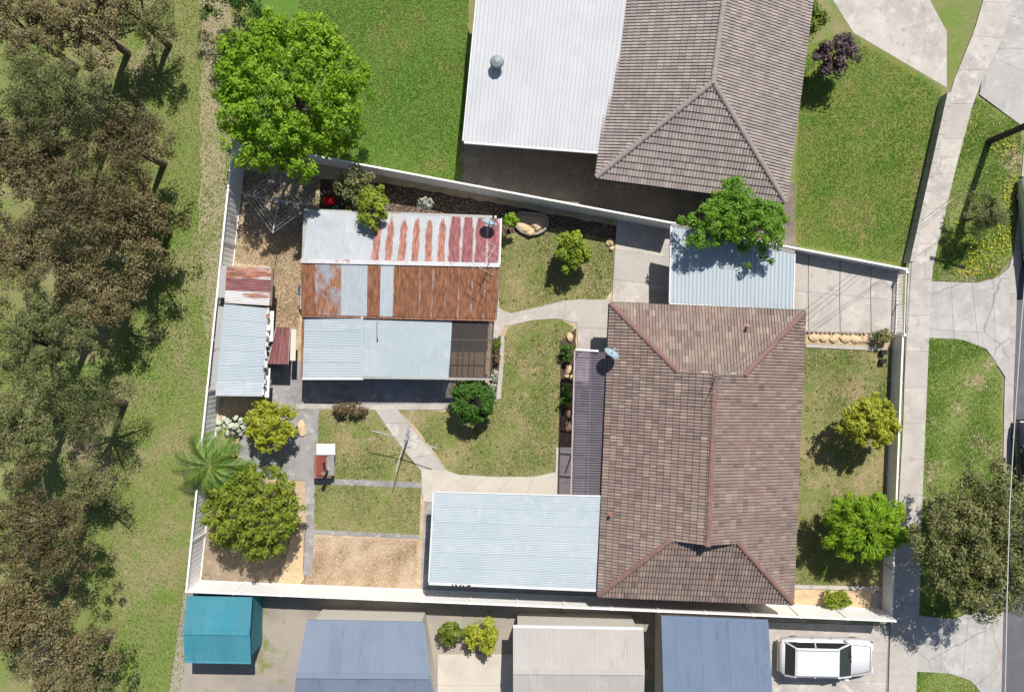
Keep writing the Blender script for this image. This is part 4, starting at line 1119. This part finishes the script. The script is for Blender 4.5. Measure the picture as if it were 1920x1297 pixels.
# palm
pb = P(392, 872, 2.6); base = Vector((pb.x, pb.y, 0))
t = thing('palm_tree', 'feather palm at the left boundary beside the big shrub', 'palm', base)
MB().tube([base, base + Vector((.05, .02, 1.2)), base + Vector((0, 0, 2.5))], [.2, .16, .12], 10).build('trunk', M_bark, t)
L_palm = leafmat('leaf_palm', (0.035, 0.09, 0.012), (0.085, 0.165, 0.02), (0.19, 0.28, 0.04), .15)
for k in range(17):
    a = k * 2.4 + R.uniform(-.2, .2); L = R.uniform(1.5, 2.2); rise = R.uniform(.05, .8)
    d = Vector((math.cos(a), math.sin(a), 0)); sd = Vector((-d.y, d.x, 0))
    top = base + Vector((0, 0, 2.5))
    pts = [top + d * (L * s) + Vector((0, 0, rise * math.sin(s * 2.2) - .9 * s * s * L * .5)) for s in [i / 14 for i in range(15)]]
    V = []; T = []
    for i in range(1, 14):
        for j in (0, .5):
            c = pts[i].lerp(pts[i + 1], j); w = .36 * math.sin(math.pi * (.12 + .82 * (i + j) / 14.5)) + .05
            tg = (pts[i + 1] - pts[i]).normalized()
            for s in (1, -1):
                tip = c + sd * s * w * .8 + tg * w * 1.0 - Vector((0, 0, w * R.uniform(.3, .7)))
                b2 = tg * .034
                V.append([c - b2, c + b2, tip + b2 * .3, tip - b2 * .3]); T.append(R.uniform(0, 1))
    me = quads_mesh('frond', np.array([[tuple(p) for p in q] for q in V]), T)
    fr = newobj('frond', me, L_palm, t)
    rb = MB().tube(pts, [.022 - .0013 * i for i in range(15)], 5).build('rachis', mat('rachis_green', (0.16, 0.20, 0.05)), t)
    rb.parent = fr; rb.matrix_parent_inverse = Matrix.Identity(4)

# silver prickly pear
cb = P(440, 797); t = thing('prickly_pear', 'silvery prickly pear cactus between the left shed and the golden shrub', 'cactus', cb)
M_pear = mat('cactus_pad', (0.42, 0.47, 0.36), [((0.30, 0.36, 0.25), 6, .45, .7)], rand=((0.55, 0.57, 0.47), .7))
pme = MB().lathe([(.01, 0), (.10, .008), (.14, .02), (.10, .034), (.01, .042)], n=12).mesh('pad', True); pme.materials.append(M_pear)
for k in range(42):
    a = R.uniform(0, 6.28); rr = R.uniform(0, .62) ** .8
    m = Matrix.Translation((math.cos(a) * rr * 1.1, math.sin(a) * rr * .75, R.uniform(.25, .95) - rr * .35)) @ Matrix.Rotation(a, 4, 'Z') @ Matrix.Rotation(R.uniform(.1, 1.0), 4, 'Y') @ Matrix.Diagonal((R.uniform(1, 1.5), R.uniform(.7, 1), 1, 1))
    o = bpy.data.objects.new('pad', pme); COL.objects.link(o); o.parent = t; o.matrix_local = m


# ------------------------------------------------------------------ rocks
def rock_mesh(seed):
    rr = random.Random(seed); bm = bmesh.new(); bmesh.ops.create_icosphere(bm, subdivisions=2, radius=1)
    ph = [rr.uniform(0, 6) for _ in range(6)]
    for v in bm.verts:
        c = v.co
        k = 1 + .22 * math.sin(2.3 * c.x + ph[0]) * math.sin(2.9 * c.y + ph[1]) + .13 * math.sin(4 * c.z + ph[2] + 3 * c.x) + rr.uniform(-.09, .09)
        v.co = c * k
    me = bpy.data.meshes.new('rock'); bm.to_mesh(me); bm.free(); return me


ROCKS = [rock_mesh(i) for i in range(6)]
ROCKS_G = [m.copy() for m in ROCKS]
for m in ROCKS: m.materials.append(M_rock)
for m in ROCKS_G: m.materials.append(M_rockgrey)


def rock(label, px, py, sx, sy, sz, grey=False, group=None, name='rock', z=0.02):
    o = bpy.data.objects.new(name, R.choice(ROCKS_G if grey else ROCKS)); COL.objects.link(o)
    p = P(px, py); o.location = (p.x, p.y, z + sz * .45); o.scale = (sx, sy, sz); o.rotation_euler = (0, 0, R.uniform(-.5, .5))
    tag(o, label, 'rock', group); return o


for k in range(7):
    rock(('first', 'second', 'third', 'fourth', 'fifth', 'sixth', 'seventh')[k] + ' golden sandstone slab from the house in the front rock bed', 1524 + k * 20 + R.uniform(-3, 3), 633 + k * .6, .30, .20, .10, group='slabs of the front rock bed')
for k in range(20):
    rock('small grey edging stone between the front driveway and the golden rock bed', 1514 + k * 8.2, 622.5 + k * .25, .085, .085, .09, True, 'edging stones along the front driveway', 'edging_stone')
for x, y, sx, sy, lb in ((984, 428, .42, .26, 'largest golden rock in the stone planter below the upper fence'), (1006, 424, .26, .22, 'right-hand golden rock in the stone planter below the upper fence'),
                         (995, 437, .25, .16, 'lowest golden rock in the stone planter below the upper fence')):
    rock(lb, x, y, sx, sy, .16, z=.12)
pl = thing('stone_planter', 'half-round grey stone planter below the upper fence', 'planter', P(997, 422))
pts = [P(997 + 30 * math.cos(a), 418 + 22 * math.sin(a)) for a in [math.pi * k / 9 for k in range(10)]] + [P(967, 410), P(975, 400), P(1020, 404), P(1027, 412)]
n = len(pts)
for k in range(n):
    a, b = pts[k], pts[(k + 1) % n]; L = (b - a).length
    MB().beam(a.lerp(b, .02) + Vector((0, 0, .12)), a.lerp(b, .98) + Vector((0, 0, .12)), .12, .26).build('stone', M_rockgrey, pl)
MB().prism([(p.x * .97 + P(997, 418).x * .03, p.y * .97 + P(997, 418).y * .03) for p in pts], 0, .12).build('soil', M_sand, pl)
rock('golden rock at the left edge of the back driveway, upper one', 1143, 455, .20, .22, .14)
rock('golden rock at the left edge of the back driveway, lower one', 1147, 466, .15, .12, .12)
rock('pale sandstone rock in the bed near the house corner, above the green shrub', 1069, 632, .16, .24, .14)
rock('pale sandstone rock just below the green shrub beside the verandah', 1066, 692, .18, .26, .14)
rock('long sandstone rock at the start of the shaded verandah bed', 1066, 706, .22, .12, .12)
rock('rusty orange rock in the middle of the verandah bed', 1067, 776, .14, .2, .12)
rock('orange rock lower in the verandah bed', 1066, 800, .16, .3, .12)
rock('flat pale sandstone slab at the edge of the left patio by the golden shrub', 566, 803, .26, .40, .12)

# red containers and bits behind the shed
for k, (x, lb) in enumerate(((610, 'left one of two red plastic cans behind the shed roof'), (620, 'right one of two red plastic cans behind the shed roof'))):
    c = P(x, 375, .5)
    t = thing('red_can', lb, 'can', (c.x, c.y, 0), 'red plastic cans')
    mb = MB()
    for z0, s in ((.0, .92), (.04, 1), (.42, 1), (.5, .72)): pass
    prof = [(.105, .0), (.12, .04), (.12, .42), (.07, .52)]
    rings = []
    V = []; F = []
    for rr_, z in prof:
        for sx, sy in ((-1, -1), (1, -1), (1, 1), (-1, 1)): V.append((c.x + sx * rr_, c.y + sy * rr_ * 1.7, z + .02))
    for i in range(3):
        for j in range(4): F.append((i * 4 + j, i * 4 + (j + 1) % 4, i * 4 + 4 + (j + 1) % 4, i * 4 + 4 + j))
    F += [(3, 2, 1, 0), (12, 13, 14, 15)]
    MB().add(V, F).build('body', M_red, t)
    MB().tube([(c.x, c.y - .09, .52), (c.x, c.y - .05, .60), (c.x, c.y + .08, .60), (c.x, c.y + .11, .52)], .02, 6).build('handle', M_red, t)
    MB().lathe([(.035, .5), (.035, .58), (.03, .6)], (c.x, c.y + .16, 0), 8).build('cap', M_black, t)
for x, y, m, lb in ((632, 394, mat('green_plastic', (0.03, 0.40, 0.22)), 'small green plastic tub behind the pale shed roof'), (655, 395, mat('yellow_plastic', (0.65, 0.52, 0.03)), 'small yellow plastic tub behind the pale shed roof')):
    c = P(x, y); t = thing('plastic_tub', lb, 'tub', c)
    MB().lathe([(.11, .0), (.14, .30), (.155, .31), (.155, .33), (.12, .33), (.10, .05)], c, 12).build('body', m, t)
    MB().tube([c + Vector((-.14, 0, .32)), c + Vector((0, -.05, .42)), c + Vector((.14, 0, .32))], .01, 5).build('handle', m, t)
# two dark boxes by the front fence
for x, y, lb in ((1657, 660, 'upper of two small black boxes at the top of the front lawn'), (1656, 677, 'lower of two small black boxes at the top of the front lawn')):
    c = P(x, y, .25); t = thing('meter_box', lb, 'box', (c.x, c.y, 0), 'black boxes by the front fence')
    MB().box((c.x, c.y, .15), (.26, .20, .30), -.04).build('body', M_black, t)
    MB().box((c.x, c.y, .315), (.29, .23, .03), -.04).build('lid', M_black, t)
    MB().box((c.x, c.y - .11, .26), (.06, .02, .03)).build('latch', M_dullsteel, t)

# ------------------------------------------------------------------ neighbours above
nz = -math.radians(7.5)
nc = P(1330, 90, 2.7)
nb = thing('neighbour_house', 'grey-brown tiled hip roof house above the upper fence', 'house', (nc.x, nc.y, 0))
NW, NL = 9.0, 13.5
fr, _ = tiled_roof(nb, (nc.x, nc.y), nz, NW, NL, 2.7, math.radians(22), 0.0, M_tile_grey, M_capgrey, single=0, tintf=lambda fi: R.random())
house_walls(nb, fr, NW, NL, 2.7, .5, mat('cream_brick', (0.42, 0.36, 0.28), [((0.33, 0.27, 0.2), 4, .45, .7)]))
t = thing('white_roof_extension', 'flat white metal roof joined to the left of the grey-brown tiled house', 'extension', P(1015, 120))
M_wroof = mat('white_metal_roof', (0.52, 0.525, 0.54), [((0.46, 0.47, 0.49), .7, .42, .66), ((0.40, 0.40, 0.41), 5, .6, .74, (1, .12, 1))], rough=.65, rand=((0.48, 0.485, 0.50), .6))
wq = [P(902, -70, 3.1), P(1180, -50, 3.1), P(1140, 285, 2.7), P(870, 264, 2.7)]
roof_sheets(t, wq[0], wq[1], wq[2], wq[3], 9, M_wroof, pitch=.2, amp=.03, square=True)
edge(t, wq[3] + Vector((0, -.06, -.06)), wq[2] + Vector((0, -.06, -.06)), .12, .14, M_white, 'gutter')
edge(t, wq[0] + Vector((-.05, 0, -.06)), wq[3] + Vector((-.05, 0, -.06)), .07, .16, M_white, 'barge_board')
mb = MB(); mb.prism([tuple(P(x, y)[:2]) for x, y in ((915, -60), (1160, -60), (1128, 250), (890, 235))], 0, 2.55); mb.build('wall', mat('cream_brick', (0, 0, 0)), t)
c = P(932, 122, 2.95); t = thing('roof_ventilator', 'round grey ventilator on the flat white roof', 'ventilator', c)
MB().lathe([(.2, -.05), (.16, .12), (.16, .2)], c, 14).build('neck', M_dullsteel, t)
MB().lathe([(.18, .2), (.30, .28), (.33, .38), (.27, .5), (.06, .58)], c, 16).build('turbine', M_dullsteel, t)

# ------------------------------------------------------------------ neighbours below
def metal_building(name, label, quad, eave, ridge, m, n, wallm, cat='house', axis='x', gut=M_white, inset=.35):
    """gable roof over a pixel quad (tl, tr, br, bl); ridge runs along x"""
    tl, tr, br, bl = [P(*p, eave) for p in quad]
    t = thing(name, label, cat, P(sum(p[0] for p in quad) / 4, sum(p[1] for p in quad) / 4))
    if ridge > eave:
        ml = (tl + bl) / 2; mr = (tr + br) / 2; ml.z = mr.z = ridge
        roof_sheets(t, ml, mr, tr, tl, n, m); roof_sheets(t, ml, mr, br, bl, n, m)
        edge(t, ml + Vector((0, 0, .02)), mr + Vector((0, 0, .02)), .25, .04, m, 'ridge_capping')
        for a, b, c_ in ((tl, bl, ml), (tr, br, mr)):
            s = .3 if a is tl else -.3
            MB().add([a + Vector((s, 0, -.06)), b + Vector((s, 0, -.06)), c_ + Vector((s, 0, -.08))], [(0, 1, 2)]).build('gable_wall', wallm, t)
    else:
        roof_sheets(t, tl, tr, br, bl, n, m)
    for a, b, o in ((tl, tr, .05), (bl, br, -.05)):
        edge(t, a + Vector((0, o, -.05)), b + Vector((0, o, -.05)), .11, .11, gut, 'gutter')
    cc = (tl + tr + br + bl) / 4
    pts = [cc + (p - cc) * .93 for p in (tl, tr, br, bl)]
    MB().prism([(p.x, p.y) for p in pts], 0, eave - .1).build('wall', wallm, t)
    return t


M_blue1 = mat('blue_grey_roof', (0.165, 0.205, 0.275), [((0.20, 0.235, 0.295), .6, .45, .66), ((0.125, 0.15, 0.20), 4, .55, .72, (1, .15, 1)), ((0.26, 0.26, 0.27), 18, .66, .76)], rough=.65, rand=((0.21, 0.25, 0.32), .8))
M_blue2 = mat('slate_blue_roof', (0.135, 0.18, 0.265), [((0.165, 0.20, 0.275), .6, .45, .66), ((0.105, 0.135, 0.195), 4, .55, .72, (1, .15, 1)), ((0.22, 0.23, 0.25), 18, .66, .76)], rough=.65, rand=((0.16, 0.205, 0.29), .8))
M_teal = mat('teal_roof', (0.045, 0.235, 0.30), [((0.08, 0.26, 0.33), .8, .45, .66), ((0.04, 0.17, 0.22), 4, .55, .72, (1, .15, 1)), ((0.16, 0.25, 0.27), 18, .66, .76)], rough=.6, rand=((0.06, 0.22, 0.27), .8))
M_cream = mat('cream_roof', (0.47, 0.44, 0.41), [((0.40, 0.37, 0.345), .7, .42, .66), ((0.33, 0.295, 0.265), 4, .57, .74, (1, .15, 1)), ((0.27, 0.25, 0.23), 18, .64, .76)], rough=.7, rand=((0.42, 0.395, 0.37), .8))
M_wallb = mat('pale_render', (0.50, 0.47, 0.42))
metal_building('teal_garden_shed', 'teal metal garden shed below the lower left fence corner', ((350, 1122), (472, 1124), (470, 1240), (346, 1238)), 2.1, 2.35, M_teal, 4, mat('teal_wall', (0.05, 0.2, 0.25)), 'shed', gut=M_teal)
metal_building('blue_roof_house', 'blue-grey metal gable roof below the lower fence, left of the cream roof', ((575, 1166), (795, 1170), (822, 1345), (548, 1345)), 2.5, 3.1, M_blue1, 9, M_wallb, gut=M_blue1)
metal_building('cream_roof_building', 'cream metal roof below the lower fence in the middle', ((962, 1176), (1206, 1180), (1206, 1330), (962, 1330)), 2.5, 2.8, M_cream, 8, M_wallb)
metal_building('slate_roof_house', 'slate blue metal roof below the tiled house beyond the lower fence', ((1240, 1158), (1440, 1166), (1438, 1440), (1238, 1440)), 2.6, 3.3, M_blue2, 8, M_wallb, gut=M_blue2)
slab_strip('neighbour_lower_driveway', [(1440, 1165), (1440, 1330)], [(1668, 1172), (1662, 1330)], 3, .03, M_conc)
slab_strip('neighbour_patio', [(820, 1225), (820, 1400)], [(962, 1225), (962, 1400)], 3, .03, M_conc_warm)

# ------------------------------------------------------------------ vehicles
def car(name, label, cat, loc, rz, L, W, hh, paint, van=False):
    """loc: ground centre; front along local +x"""
    t = thing(name, label, cat, loc)
    fr = Matrix.Translation(Vector(loc)) @ Matrix.Rotation(rz, 4, 'Z')
    belt = hh * (.62 if not van else .55)
    secs = [(-.5, .80, .35, belt * .86), (-.47, .93, .26, belt * .98), (-.3, 1, .22, belt), (0, 1, .2, belt), (.2, 1, .22, belt), (.36, .97, .22, belt * .90), (.46, .90, .26, belt * .80), (.5, .72, .34, belt * .62)]
    V = []; F = []
    for f, w, zb, zt in secs:
        x = f * L; w2 = w * W / 2
        for y, z in ((-w2 * .86, zb), (-w2, zb + .14), (-w2, zt * .8), (-w2 * .9, zt), (w2 * .9, zt), (w2, zt * .8), (w2, zb + .14), (w2 * .86, zb)):
            V.append(fr @ Vector((x, y, z)))
    for i in range(len(secs) - 1):
        for j in range(8): F.append((i * 8 + j, (i + 1) * 8 + j, (i + 1) * 8 + (j + 1) % 8, i * 8 + (j + 1) % 8))
    F += [tuple(range(8)), tuple(reversed(range((len(secs) - 1) * 8, len(secs) * 8)))]
    MB().add(V, F).build('body', paint, t, True)
    x0, x1, x2, x3 = (-.46, -.38, .06, .24) if not van else (-.49, -.47, .24, .36)
    wb, wt = W * .445, W * .375

    def fru(a0, a1, b0, b1, z0, z1, w0, w1):
        vs = [(a0 * L, -w0, z0), (b1 * L, -w0, z0), (b1 * L, w0, z0), (a0 * L, w0, z0), (a1 * L, -w1, z1), (b0 * L, -w1, z1), (b0 * L, w1, z1), (a1 * L, w1, z1)]
        return [fr @ Vector(v) for v in vs], [(0, 3, 2, 1), (4, 5, 6, 7), (0, 1, 5, 4), (1, 2, 6, 5), (2, 3, 7, 6), (3, 0, 4, 7)]
    MB().add(*fru(x0, x1, x2, x3, belt - .02, hh - .05, wb, wt)).build('cabin_glass', M_glass, t)
    MB().add(*fru(x1 - .01, x1 + .01, x2 - .01, x2 + .012, hh - .06, hh, wt + .02, wt - .05)).build('roof_panel', paint, t)
    for sy in (-1, 1):
        pl = MB()
        for a, b in ((x0, x1), ((x0 + x3) / 2 - .04, (x1 + x2) / 2 - .02), (x3, x2)):
            pl.beam(fr @ Vector((a * L, sy * (wb + .005), belt)), fr @ Vector((b * L, sy * (wt + .01), hh - .04)), .07, .05)
        pl.build('pillars', paint, t)
        MB().box(None, (.2, .08, .13), mtx=fr @ Matrix.Translation((x3 * L - .25, sy * (W / 2 + .04), belt + .06))).build('mirror', paint, t)
        MB().box(None, (.06, .32, .13), mtx=fr @ Matrix.Translation((L * .485, sy * W * .31, belt * .66))).build('headlight', M_white, t)
        MB().box(None, (.05, .26, .15), mtx=fr @ Matrix.Translation((-L * .492, sy * W * .34, belt * .75))).build('tail_light', M_red, t)
        for fx in (-.31, .31):
            m = fr @ Matrix.Translation((fx * L, sy * (W / 2 - .2), .33)) @ Matrix.Rotation(math.pi / 2, 4, 'X')
            wh = MB().lathe([(.2, -.11), (.31, -.11), (.33, -.07), (.33, .07), (.31, .11), (.2, .11)], n=18, mtx=m).build('wheel', M_rubber, t)
            rm = MB().lathe([(.03, -.115), (.19, -.112), (.19, .112), (.03, .115)], n=12, mtx=m).build('rim', M_steel, t)
            rm.parent = wh; rm.matrix_parent_inverse = wh.matrix_parent_inverse.copy(); rm.matrix_parent_inverse = Matrix.Identity(4)
    seam = mat('panel_seam', (0.03, 0.03, 0.03))
    for sy in (-1, 1):
        MB().beam(fr @ Vector((L * .25, sy * W * .40, belt * .985)), fr @ Vector((L * .45, sy * W * .33, belt * .835)), .015, .02).build('bonnet_seam', seam, t)
        MB().beam(fr @ Vector((L * .243, sy * .12, belt + .02)), fr @ Vector((L * .20, sy * .12 + .42, belt + .13)), .02, .02).build('wiper', M_black, t)
        MB().beam(fr @ Vector((x1 * L, sy * wt * .9, hh + .01)), fr @ Vector((x2 * L * .9, sy * wt * .9, hh + .01)), .03, .03).build('roof_rail', M_dullsteel, t)
        for fx in (-.18, .02):
            MB().beam(fr @ Vector((fx * L, sy * (W / 2 + .004), belt * .72)), fr @ Vector((fx * L + .16, sy * (W / 2 + .004), belt * .72)), .03, .03).build('door_handle', seam, t)
    MB().beam(fr @ Vector((L * .455, -W * .32, belt * .815)), fr @ Vector((L * .455, W * .32, belt * .815)), .02, .02).build('bonnet_seam', seam, t)
    MB().box(None, (.1, W * .8, .16), mtx=fr @ Matrix.Translation((L * .495, 0, .42))).build('front_bumper', M_black, t)
    MB().box(None, (.1, W * .84, .18), mtx=fr @ Matrix.Translation((-L * .495, 0, .45))).build('rear_bumper', paint, t)
    return t


M_pwhite = mat('white_car_paint', (0.64, 0.64, 0.645), rough=.25, spec=.6)
M_pdark = mat('dark_car_paint', (0.02, 0.022, 0.03), rough=.25, spec=.6)
M_psilver = mat('silver_car_paint', (0.50, 0.53, 0.56), rough=.3, spec=.6, metal=.3)
c = P(1540, 1222); car('white_car', 'white car parked on the concrete driveway below the lower fence', 'car', (c.x, c.y, .03), -.02, 4.7, 1.85, 1.45, M_pwhite)
c = P(1926, 870); car('dark_car', 'dark car parked at the kerb beside the street tree', 'car', (c.x, c.y, .012), math.pi / 2 + .03, 4.6, 1.8, 1.5, M_pdark)
MBc = None
c = P(1940, 425); car('silver_van', 'silver van parked at the kerb above the driveway crossover', 'van', (c.x, c.y, .012), math.pi / 2 + .1, 5.0, 1.9, 1.95, M_psilver, True)

# ------------------------------------------------------------------ pole and wires
pb = P(1853, 266)
t = thing('power_pole', 'dark timber power pole on the upper nature strip', 'pole', pb)
MB().tube([pb, pb + Vector((0, 0, 5)), pb + Vector((0, 0, 9.6))], [.17, .15, .12], 10).build('pole', M_pole, t)
MB().beam(pb + Vector((-.9, .25, 9.2)), pb + Vector((.9, -.25, 9.2)), .10, .12).build('crossarm', M_pole, t)
for k in (-.8, -.3, .3, .8):
    MB().lathe([(.03, 0), (.05, .06), (.03, .12)], pb + Vector((k, -k * .28, 9.26)), 8).build('insulator', M_white, t)
M_wire = mat('wire_pale', (0.55, 0.57, 0.58), rough=.5)
M_wireb = mat('wire_black', (0.03, 0.03, 0.03), rough=.6)


def cable(name, label, a, b, sag, r, m):
    pts = [a.lerp(b, k / 16) - Vector((0, 0, sag * 4 * (k / 16) * (1 - k / 16))) for k in range(17)]
    o = MB().tube(pts, r, 5).build(name, m); return tag(o, label, 'cable')


att = HF @ Vector((.25, HL / 2 - (HW / 2 - 1.5) + .1, 2.35))
cable('service_cable', 'black service cable from the power pole to the house ridge, left strand', pb + Vector((-.15, 0, 7.0)), att, .35, .007, M_wireb)
cable('service_cable', 'black service cable from the power pole to the right upper corner of the tiled roof', pb + Vector((.1, 0, 6.6)), HF @ Vector((HW / 2 - .2, HL / 2 - .3, .45)), .3, .008, M_wireb)
cable('service_cable', 'black telephone cable next to the service cable at the right upper roof corner', pb + Vector((.15, 0, 6.3)), HF @ Vector((HW / 2 - .1, HL / 2 - .55, .40)), .3, .007, M_wireb)
ca = P(1950, 180, 7.2); cb_ = P(1914, 620, 7.0); cc_ = P(1884, 1330, 7.2)
o = MB().tube([ca, cb_, P(1902, 800, 6.95), P(1893, 955, 6.95), P(1888, 1130, 7.05), cc_], .018, 5).build('street_cable', M_wire)
tag(o, 'pale overhead cable running along the road edge', 'cable')

# ------------------------------------------------------------------ grass, straw, litter, flowers
def scatter(poly, dens, rng=N, block=True, margin=.0):
    p = np.array(px2(poly)); lo = p.min(0); hi = p.max(0)
    n = int((hi[0] - lo[0]) * (hi[1] - lo[1]) * dens)
    q = rng.uniform(lo, hi, size=(n, 2))
    q = q[inside(q, px2(poly))]
    if block:
        qt = q + rng.normal(0, .035, q.shape); keep = np.ones(len(q), bool)
        for b in BLOCK: keep &= ~inside(qt, b)
        q = q[keep]
    return q


def lowfreq(q, sc, seed):
    g = np.random.default_rng(seed)
    o = np.zeros(len(q))
    for k in range(7):
        a = g.uniform(0, 6.28); f = sc * g.uniform(.5, 2.2)
        o += np.sin(q[:, 0] * math.cos(a) * f + q[:, 1] * math.sin(a) * f + g.uniform(0, 6.28)) / 7 ** .5
    return o


def blades(name, label, polys, dens, hgt, m, z, wid=.03, bias=.45, amp=.2, sc=1.1, lean=1.0, thin=0.0, extra_tint=None):
    Q = np.concatenate([scatter(pl, dens) for pl in polys])
    lf = lowfreq(Q, sc, 5)
    keep = N.uniform(0, 1, len(Q)) > thin * (lf + .5)
    Q = Q[keep]; lf = lf[keep]
    n = len(Q)
    a = N.uniform(0, 6.28, n); l = hgt * N.uniform(.5, 1.3, n)
    d = np.stack([np.cos(a), np.sin(a)], 1); s = np.stack([-d[:, 1], d[:, 0]], 1)
    base = np.concatenate([Q, np.full((n, 1), z)], 1)
    s3 = np.concatenate([s * wid / 2, np.zeros((n, 1))], 1)
    tip = base + np.concatenate([d * (l * lean)[:, None], l[:, None]], 1)
    V = np.stack([base - s3, base + s3, tip], 1)
    tint = np.clip(bias + amp * lf + N.normal(0, .17, n), 0, 1)
    o = newobj(name, quads_mesh(name, V, tint), m)
    tag(o, label, 'grass', kind='stuff'); return o


blades('lawn_grass', 'short mown olive-green lawn grass around the house and sheds', list(LAWNS.values()), 900, .045, L_grass, .02, bias=.45, amp=.34, sc=1.3, thin=.25)
blades('verge_grass', 'longer green grass on the nature strips beside the street', list(VERGES.values()), 750, .08, L_verge, .03, wid=.03, bias=.40, amp=.32, sc=1.4, thin=.35)
blades('dry_grass', 'dry straw-coloured grass in the rear left yard', [[(450, 420), (572, 400), (562, 600), (555, 640), (512, 640), (510, 500), (436, 492)]], 700, .08, L_straw, .008, wid=.03, bias=.5, amp=.2)
blades('straw_mulch', 'pale dry straw covering the bed at the lower end of the yard', [[(592, 1006), (782, 1012), (780, 1104), (575, 1096)]], 1100, .03, L_straw, .016, wid=.03, bias=.52, amp=.26, sc=3.0, lean=2.5)
blades('neighbour_grass', 'lush green neighbour lawns above the upper fence', [[(640, -20), (880, -20), (868, 345), (642, 300), (560, 280), (560, -20)], [(1502, 110), (1590, 68), (1764, 172), (1700, 496), (1492, 455)]], 330, .07, L_verge, .01, wid=.04, bias=.30, amp=.2)
blades('park_grass', 'mown park grass strip along the left boundary fence', [[(170, -20), (445, -20), (440, 300), (365, 1090), (340, 1310), (150, 1310), (200, 900), (240, 600)]], 170, .07, L_verge, .0, wid=.05, bias=.42, amp=.25, sc=.5)

# leaf litter below the big tree and park trees
Q = scatter([(446, 320), (600, 330), (575, 430), (560, 445), (440, 440)], 420)
n = len(Q); pos = np.concatenate([Q, N.uniform(.012, .04, (n, 1))], 1)
nn = unit(np.array([0, 0, 1.0]) + N.normal(size=(n, 3)) * .35)
o = newobj('leaf_litter', quads_mesh('leaf_litter', leaf_quads(pos, nn, N.uniform(.03, .085, n), .5), N.uniform(0, 1, n)), L_litter)
tag(o, 'pale dry leaf litter scattered under the big tree behind the shed', 'leaf litter', kind='stuff')
Q = scatter([(740, 348), (1150, 425), (1150, 445), (940, 440), (938, 408), (620, 398)], 260, block=False)
n = len(Q); pos = np.concatenate([Q, N.uniform(.018, .04, (n, 1))], 1)
nn = unit(np.array([0, 0, 1.0]) + N.normal(size=(n, 3)) * .4)
o = newobj('bark_chips', quads_mesh('bark_chips', leaf_quads(pos, nn, N.uniform(.02, .06, n), .5), N.uniform(0, .7, n)), L_litter)
tag(o, 'brown bark chips in the bed along the upper fence', 'bark chips', kind='stuff')
# yellow flowers on the upper nature strip
Q = scatter([(1800, 200), (1905, 240), (1905, 330), (1890, 470), (1866, 512), (1790, 520), (1768, 470), (1780, 400), (1800, 420), (1830, 460), (1850, 440), (1880, 380), (1880, 300), (1850, 290)], 260)
lf = lowfreq(Q, 1.6, 9); yy = (648.5 - Q[:, 1] * S)
k = N.uniform(0, 1, len(Q)) < np.clip(.10 + .28 * lf + np.where(yy > 440, .42, 0), .02, .8)
Q = Q[k]; n = len(Q); pos = np.concatenate([Q, N.uniform(.08, .2, (n, 1))], 1)
nn = unit(np.array([0, 0, 1.3]) + N.normal(size=(n, 3)) * .5)
o = newobj('yellow_flowers', quads_mesh('yellow_flowers', leaf_quads(pos, nn, N.uniform(.02, .048, n), .8), N.uniform(0, 1, n)), L_flower)
tag(o, 'yellow wildflowers spread over the upper nature strip', 'flowers', kind='stuff')

# weeds: small dark rosettes in the lawns, and stray fallen leaves over the yard
C = np.concatenate([scatter(pl, 1.6) for pl in list(LAWNS.values()) + list(VERGES.values())])
ci = np.repeat(np.arange(len(C)), 14); n = len(ci)
rad = N.uniform(.04, .16, len(C))[ci]
an = N.uniform(0, 6.28, n)
Q = C[ci] + np.stack([np.cos(an), np.sin(an)], 1) * (rad * N.uniform(.1, 1, n))[:, None]
pos = np.concatenate([Q, N.uniform(.045, .075, (n, 1))], 1)
nn = unit(np.array([0, 0, 1.0]) + N.normal(size=(n, 3)) * .4)
o = newobj('lawn_weeds', quads_mesh('lawn_weeds', leaf_quads(pos, nn, N.uniform(.02, .045, n), .45), N.uniform(0, .8, n)), L_mid)
tag(o, 'small dark green weeds dotted through the lawns', 'weeds', kind='stuff')
Q = scatter([(460, 330), (1680, 520), (1655, 1140), (375, 1085)], 3.0, block=False)
Q = Q[N.uniform(0, 1, len(Q)) < np.clip(.4 + .5 * lowfreq(Q, .7, 21), .05, 1)]
n = len(Q); pos = np.concatenate([Q, N.uniform(.06, .078, (n, 1))], 1)
nn = unit(np.array([0, 0, 1.0]) + N.normal(size=(n, 3)) * .25)
o = newobj('fallen_leaves', quads_mesh('fallen_leaves', leaf_quads(pos, nn, N.uniform(.015, .035, n), .5), N.uniform(0, 1, n)), L_litter)
tag(o, 'stray dry fallen leaves lying over the yard', 'fallen leaves', kind='stuff')
